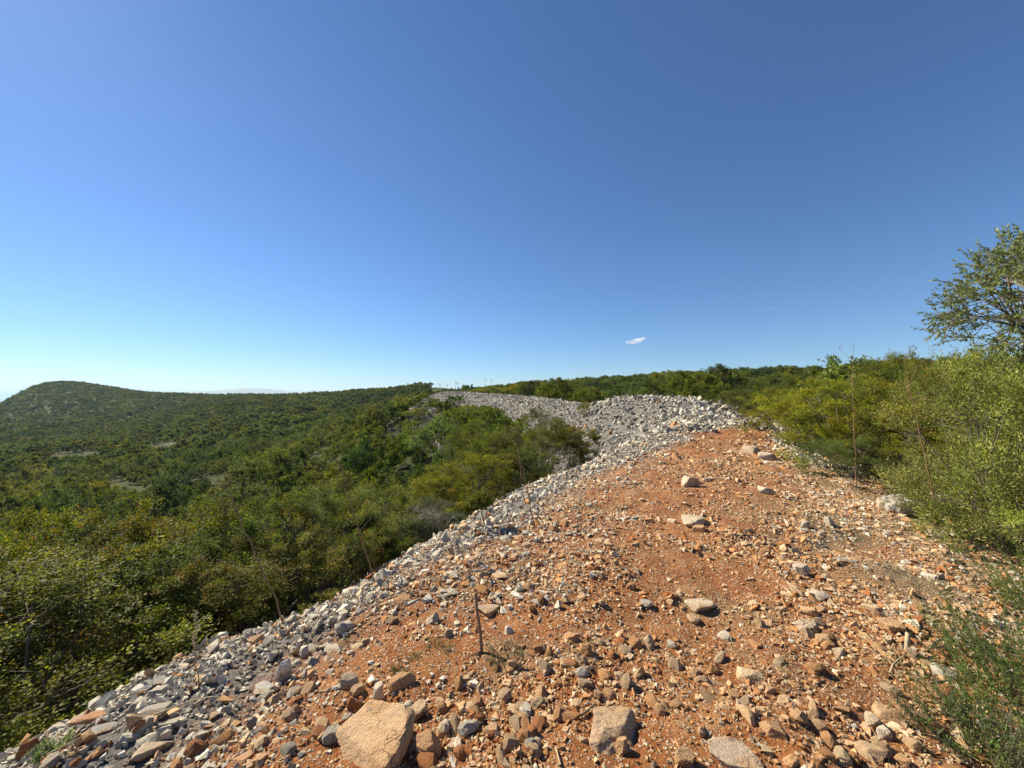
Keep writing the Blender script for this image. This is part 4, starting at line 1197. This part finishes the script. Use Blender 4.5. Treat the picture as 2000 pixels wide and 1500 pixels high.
stalk((1831, 1034), [(1822, 960), (1805, 880), (1780, 770), (1768, 715)], .009, M_STALK, "tall leaning dry stalk before the right hand bushes", 4, seed=6, usize=.7)
stalk((1905, 1045), [(1893, 990), (1870, 920), (1856, 885)], .009, M_STALK, "short leaning dry stalk nearest the right edge bushes", 0, seed=7)
stalk((1130, 893), [(1122, 860), (1110, 820), (1101, 793)], .012, M_STALK, "dry stalk leaning in front of the big brown green bush", 2, seed=8, usize=.4)
stalk((75, 1415), [(68, 1370), (55, 1335), (45, 1310)], .006, M_PALE, "middle one of three pale dry stalks at the lower left edge", 2, "pale_stalk", seed=9, usize=.6)
stalk((98, 1388), [(92, 1360), (84, 1338), (77, 1322)], .006, M_PALE, "right one of three pale dry stalks at the lower left edge", 2, "pale_stalk", seed=10, usize=.6)
stalk((24, 1438), [(23, 1400), (26, 1370), (27, 1345)], .006, M_PALE, "left one of three pale dry stalks at the lower left edge", 2, "pale_stalk", seed=11, usize=.6)
stalk((388, 1345), [(382, 1290), (376, 1262), (386, 1225), (383, 1198)], .004, M_PALE, "thin flower spike set with pale seed pods on the left rubble", 0, "seed_spike", seed=12, seeds=60)
for k, (px, pt) in enumerate([(862, 752), (874, 753), (888, 749), (897, 750), (903, 752), (945, 742), (963, 744)]):
    Y = 57 if px < 930 else 66
    b = at(px, 775, Y); b[2] = float(height(b[0], b[1])[0])
    tp = at(px + (k % 3 - 1) * 3, pt, Y)
    g = np.random.default_rng(k)
    root = link("dry_stalk", None); root.location = b
    V, f = tube([(0, 0, -.1), (tp - b) * .5 + g.normal(0, .08, 3), tp - b], [.03, .025, .02], 5); link("stem", mesh_np("stem", V, f, M_PALE, None, True), root)
    parts = []
    for w in range(9):
        v = unit(1, g)[0] + np.array([0, 0, .8]); parts.append(tube([(tp - b) * .97, (tp - b) + v * .28], [.012, .008], 3))
    V, f = join(parts); link("umbel", mesh_np("umbel", V, f, M_PALE, None, True), root)
    tag(root, "%s thin stalk from the left on the skyline of the far rubble bank" % ORD[k], "dry stalk", "far stalks on the skyline")
# broken stick standing in a small hole
def stick():
    b = hit(942, 1276)
    tp = at(928, 1160, b[1] + .02)
    root = link("broken_stick", None); root.location = b
    Q = np.array([(0, 0, -.08), (tp - b) * .33 + np.array([.004, 0, 0]), (tp - b) * .66, tp - b, (tp - b) * 1.01 + np.array([.002, 0, 0])])
    V, f = tube(Q, [.012, .011, .010, .009, .003], 9)
    link("shaft", mesh_np("shaft", V, f, M_STALK, None, True), root)
    V, f = tube([(tp - b) * .05, (tp - b) * .04 + np.array([-.06, -.04, .0]), np.array([-.12, -.08, .005])], [.006, .005, .003], 5)
    link("splinter", mesh_np("splinter", V, f, M_STALK, None, True), root)
    tag(root, "upright broken brown stick standing in the stones near the centre", "stick")
stick()
def lying(pts, r, mat, label, lift=.015, name="lying_stick", group="sticks lying on the ground"):
    P = np.array([hit(*p) for p in pts]) + np.array([0, 0, lift])
    t = np.linspace(0, 1, 16); s0 = np.linspace(0, 1, len(P))
    Q = np.stack([np.interp(t, s0, P[:, k]) for k in range(3)], -1)
    Q[:, 2] = np.maximum(Q[:, 2], height(Q[:, 0], Q[:, 1]) + lift)
    o = link(name, None); o.location = P[0]
    V, f = tube(Q - P[0], np.linspace(r, r * .5, 16), 6); link("shaft", mesh_np("shaft", V, f, mat, None, True), o)
    tag(o, label, "stick", group)
lying([(1000, 1142), (1025, 1120), (1050, 1104), (1096, 1089)], .009, M_STALK, "long dark stick lying on the path left of its middle", .02)
lying([(900, 1420), (975, 1405)], .003, M_PALE, "thin straw lying on bare soil between the bottom boulders", .008)
lying([(1085, 1465), (1095, 1500)], .005, M_PALE, "pale straw lying at the bottom edge left of the knobbly rock", .012)
lying([(1135, 1402), (1163, 1380)], .007, M_BARK, "grey twig lying against the knobbly rock", .012)
lying([(300, 1418), (370, 1390), (430, 1382)], .005, M_PALE, "long pale reed lying across the left rubble", .06)
lying([(90, 1495), (165, 1455)], .004, M_PALE, "pale reed lying in the bottom left rubble", .05)
lying([(1738, 1320), (1745, 1300), (1770, 1285)], .006, M_PALE, "curved pale twig lying below the shaded orange rock", .012)
lying([(1800, 1345), (1870, 1330)], .006, M_BARK, "grey twig lying left of the right edge spiky shrub", .015)
lying([(1440, 1060), (1475, 1030)], .004, M_PALE, "pale straw lying on the right half of the upper path", .015)
# wooden stub at right
def stub():
    b = hit(1771, 1275); tp = at(1773, 1236, b[1])
    root = link("wooden_stub", None); root.location = b
    V, f = tube([(0, 0, -.04), (tp - b) * .5, tp - b, (tp - b) * 1.02], [.014, .013, .012, .002], 8)
    link("shaft", mesh_np("shaft", V, f, M_PALE, None, True), root)
    tag(root, "short pale wooden stub standing below the shaded orange rock", "stub")
stub()

# ================================================================== DRY GRASS AND STRAW LITTER
def grass():
    g = np.random.default_rng(55)
    x = g.uniform(-4, 12, 260000); y = g.uniform(1, 14, 260000)
    v_ = in_view(x, y); x, y = x[v_], y[v_]
    w, on, d, s = ridge_masks(x, y)
    pr = np.clip(smooth(0.4, 2.6, d + fbm(x / .8, y / .8, 61, 3) * 2) * .7 + smooth(.1, .4, fbm(x / .5, y / .5, 71, 3)) * .5, 0, 1) * (1 - w * .75) * (s < 19)
    tall = smooth(3.2, 4.6, d)
    k = (g.random(len(x)) < pr * (.35 + .65 * smooth(9, 2, y))) & in_view(x, y) & (on + (d > 0) > 0.2)
    x, y, tall = x[k], y[k], tall[k]
    z = height(x, y)
    n = len(x)
    flat = g.random(n) < (.75 - .5 * tall)
    a = g.uniform(0, 6.283, n)
    ax = np.stack([np.cos(a), np.sin(a), np.where(flat, g.normal(.05, .15, n), g.uniform(.5, 2.2, n))], -1)
    ln = np.where(flat, g.uniform(.02, .07, n), g.uniform(.03, .09, n) * (1 + 1.6 * tall))
    pal = np.array([(0.42, 0.33, 0.20), (0.34, 0.26, 0.15), (0.50, 0.41, 0.27), (0.24, 0.19, 0.11), (0.20, 0.18, 0.09)])
    col = pal[g.integers(0, 5, n)] * g.normal(1, .15, (n, 1))
    V, f, C = leaves(np.stack([x, y, z + np.where(flat, .006, -.004)], -1), ax, unit(n, g), ln, np.full(n, .0028) * g.uniform(.7, 1.6, n), np.clip(col, .01, 1))
    m, nt, b = new_mat("straw")
    nt.links.new(N(nt, "ShaderNodeAttribute", attribute_name="col").outputs["Color"], b.inputs["Base Color"]); b.inputs["Roughness"].default_value = .8
    tag(link("dry_grass", mesh_np("dry_grass", V, f, m, C)), "straw coloured dry grass and litter among the stones", "grass", kind="stuff")
    print("grass", n)
grass()
print("TRIS", sum(sum(len(p.vertices) - 2 for p in m.polygons) if len(m.polygons) < 3000 else len(m.polygons) * (len(m.polygons[0].vertices) - 2) for m in bpy.data.meshes))
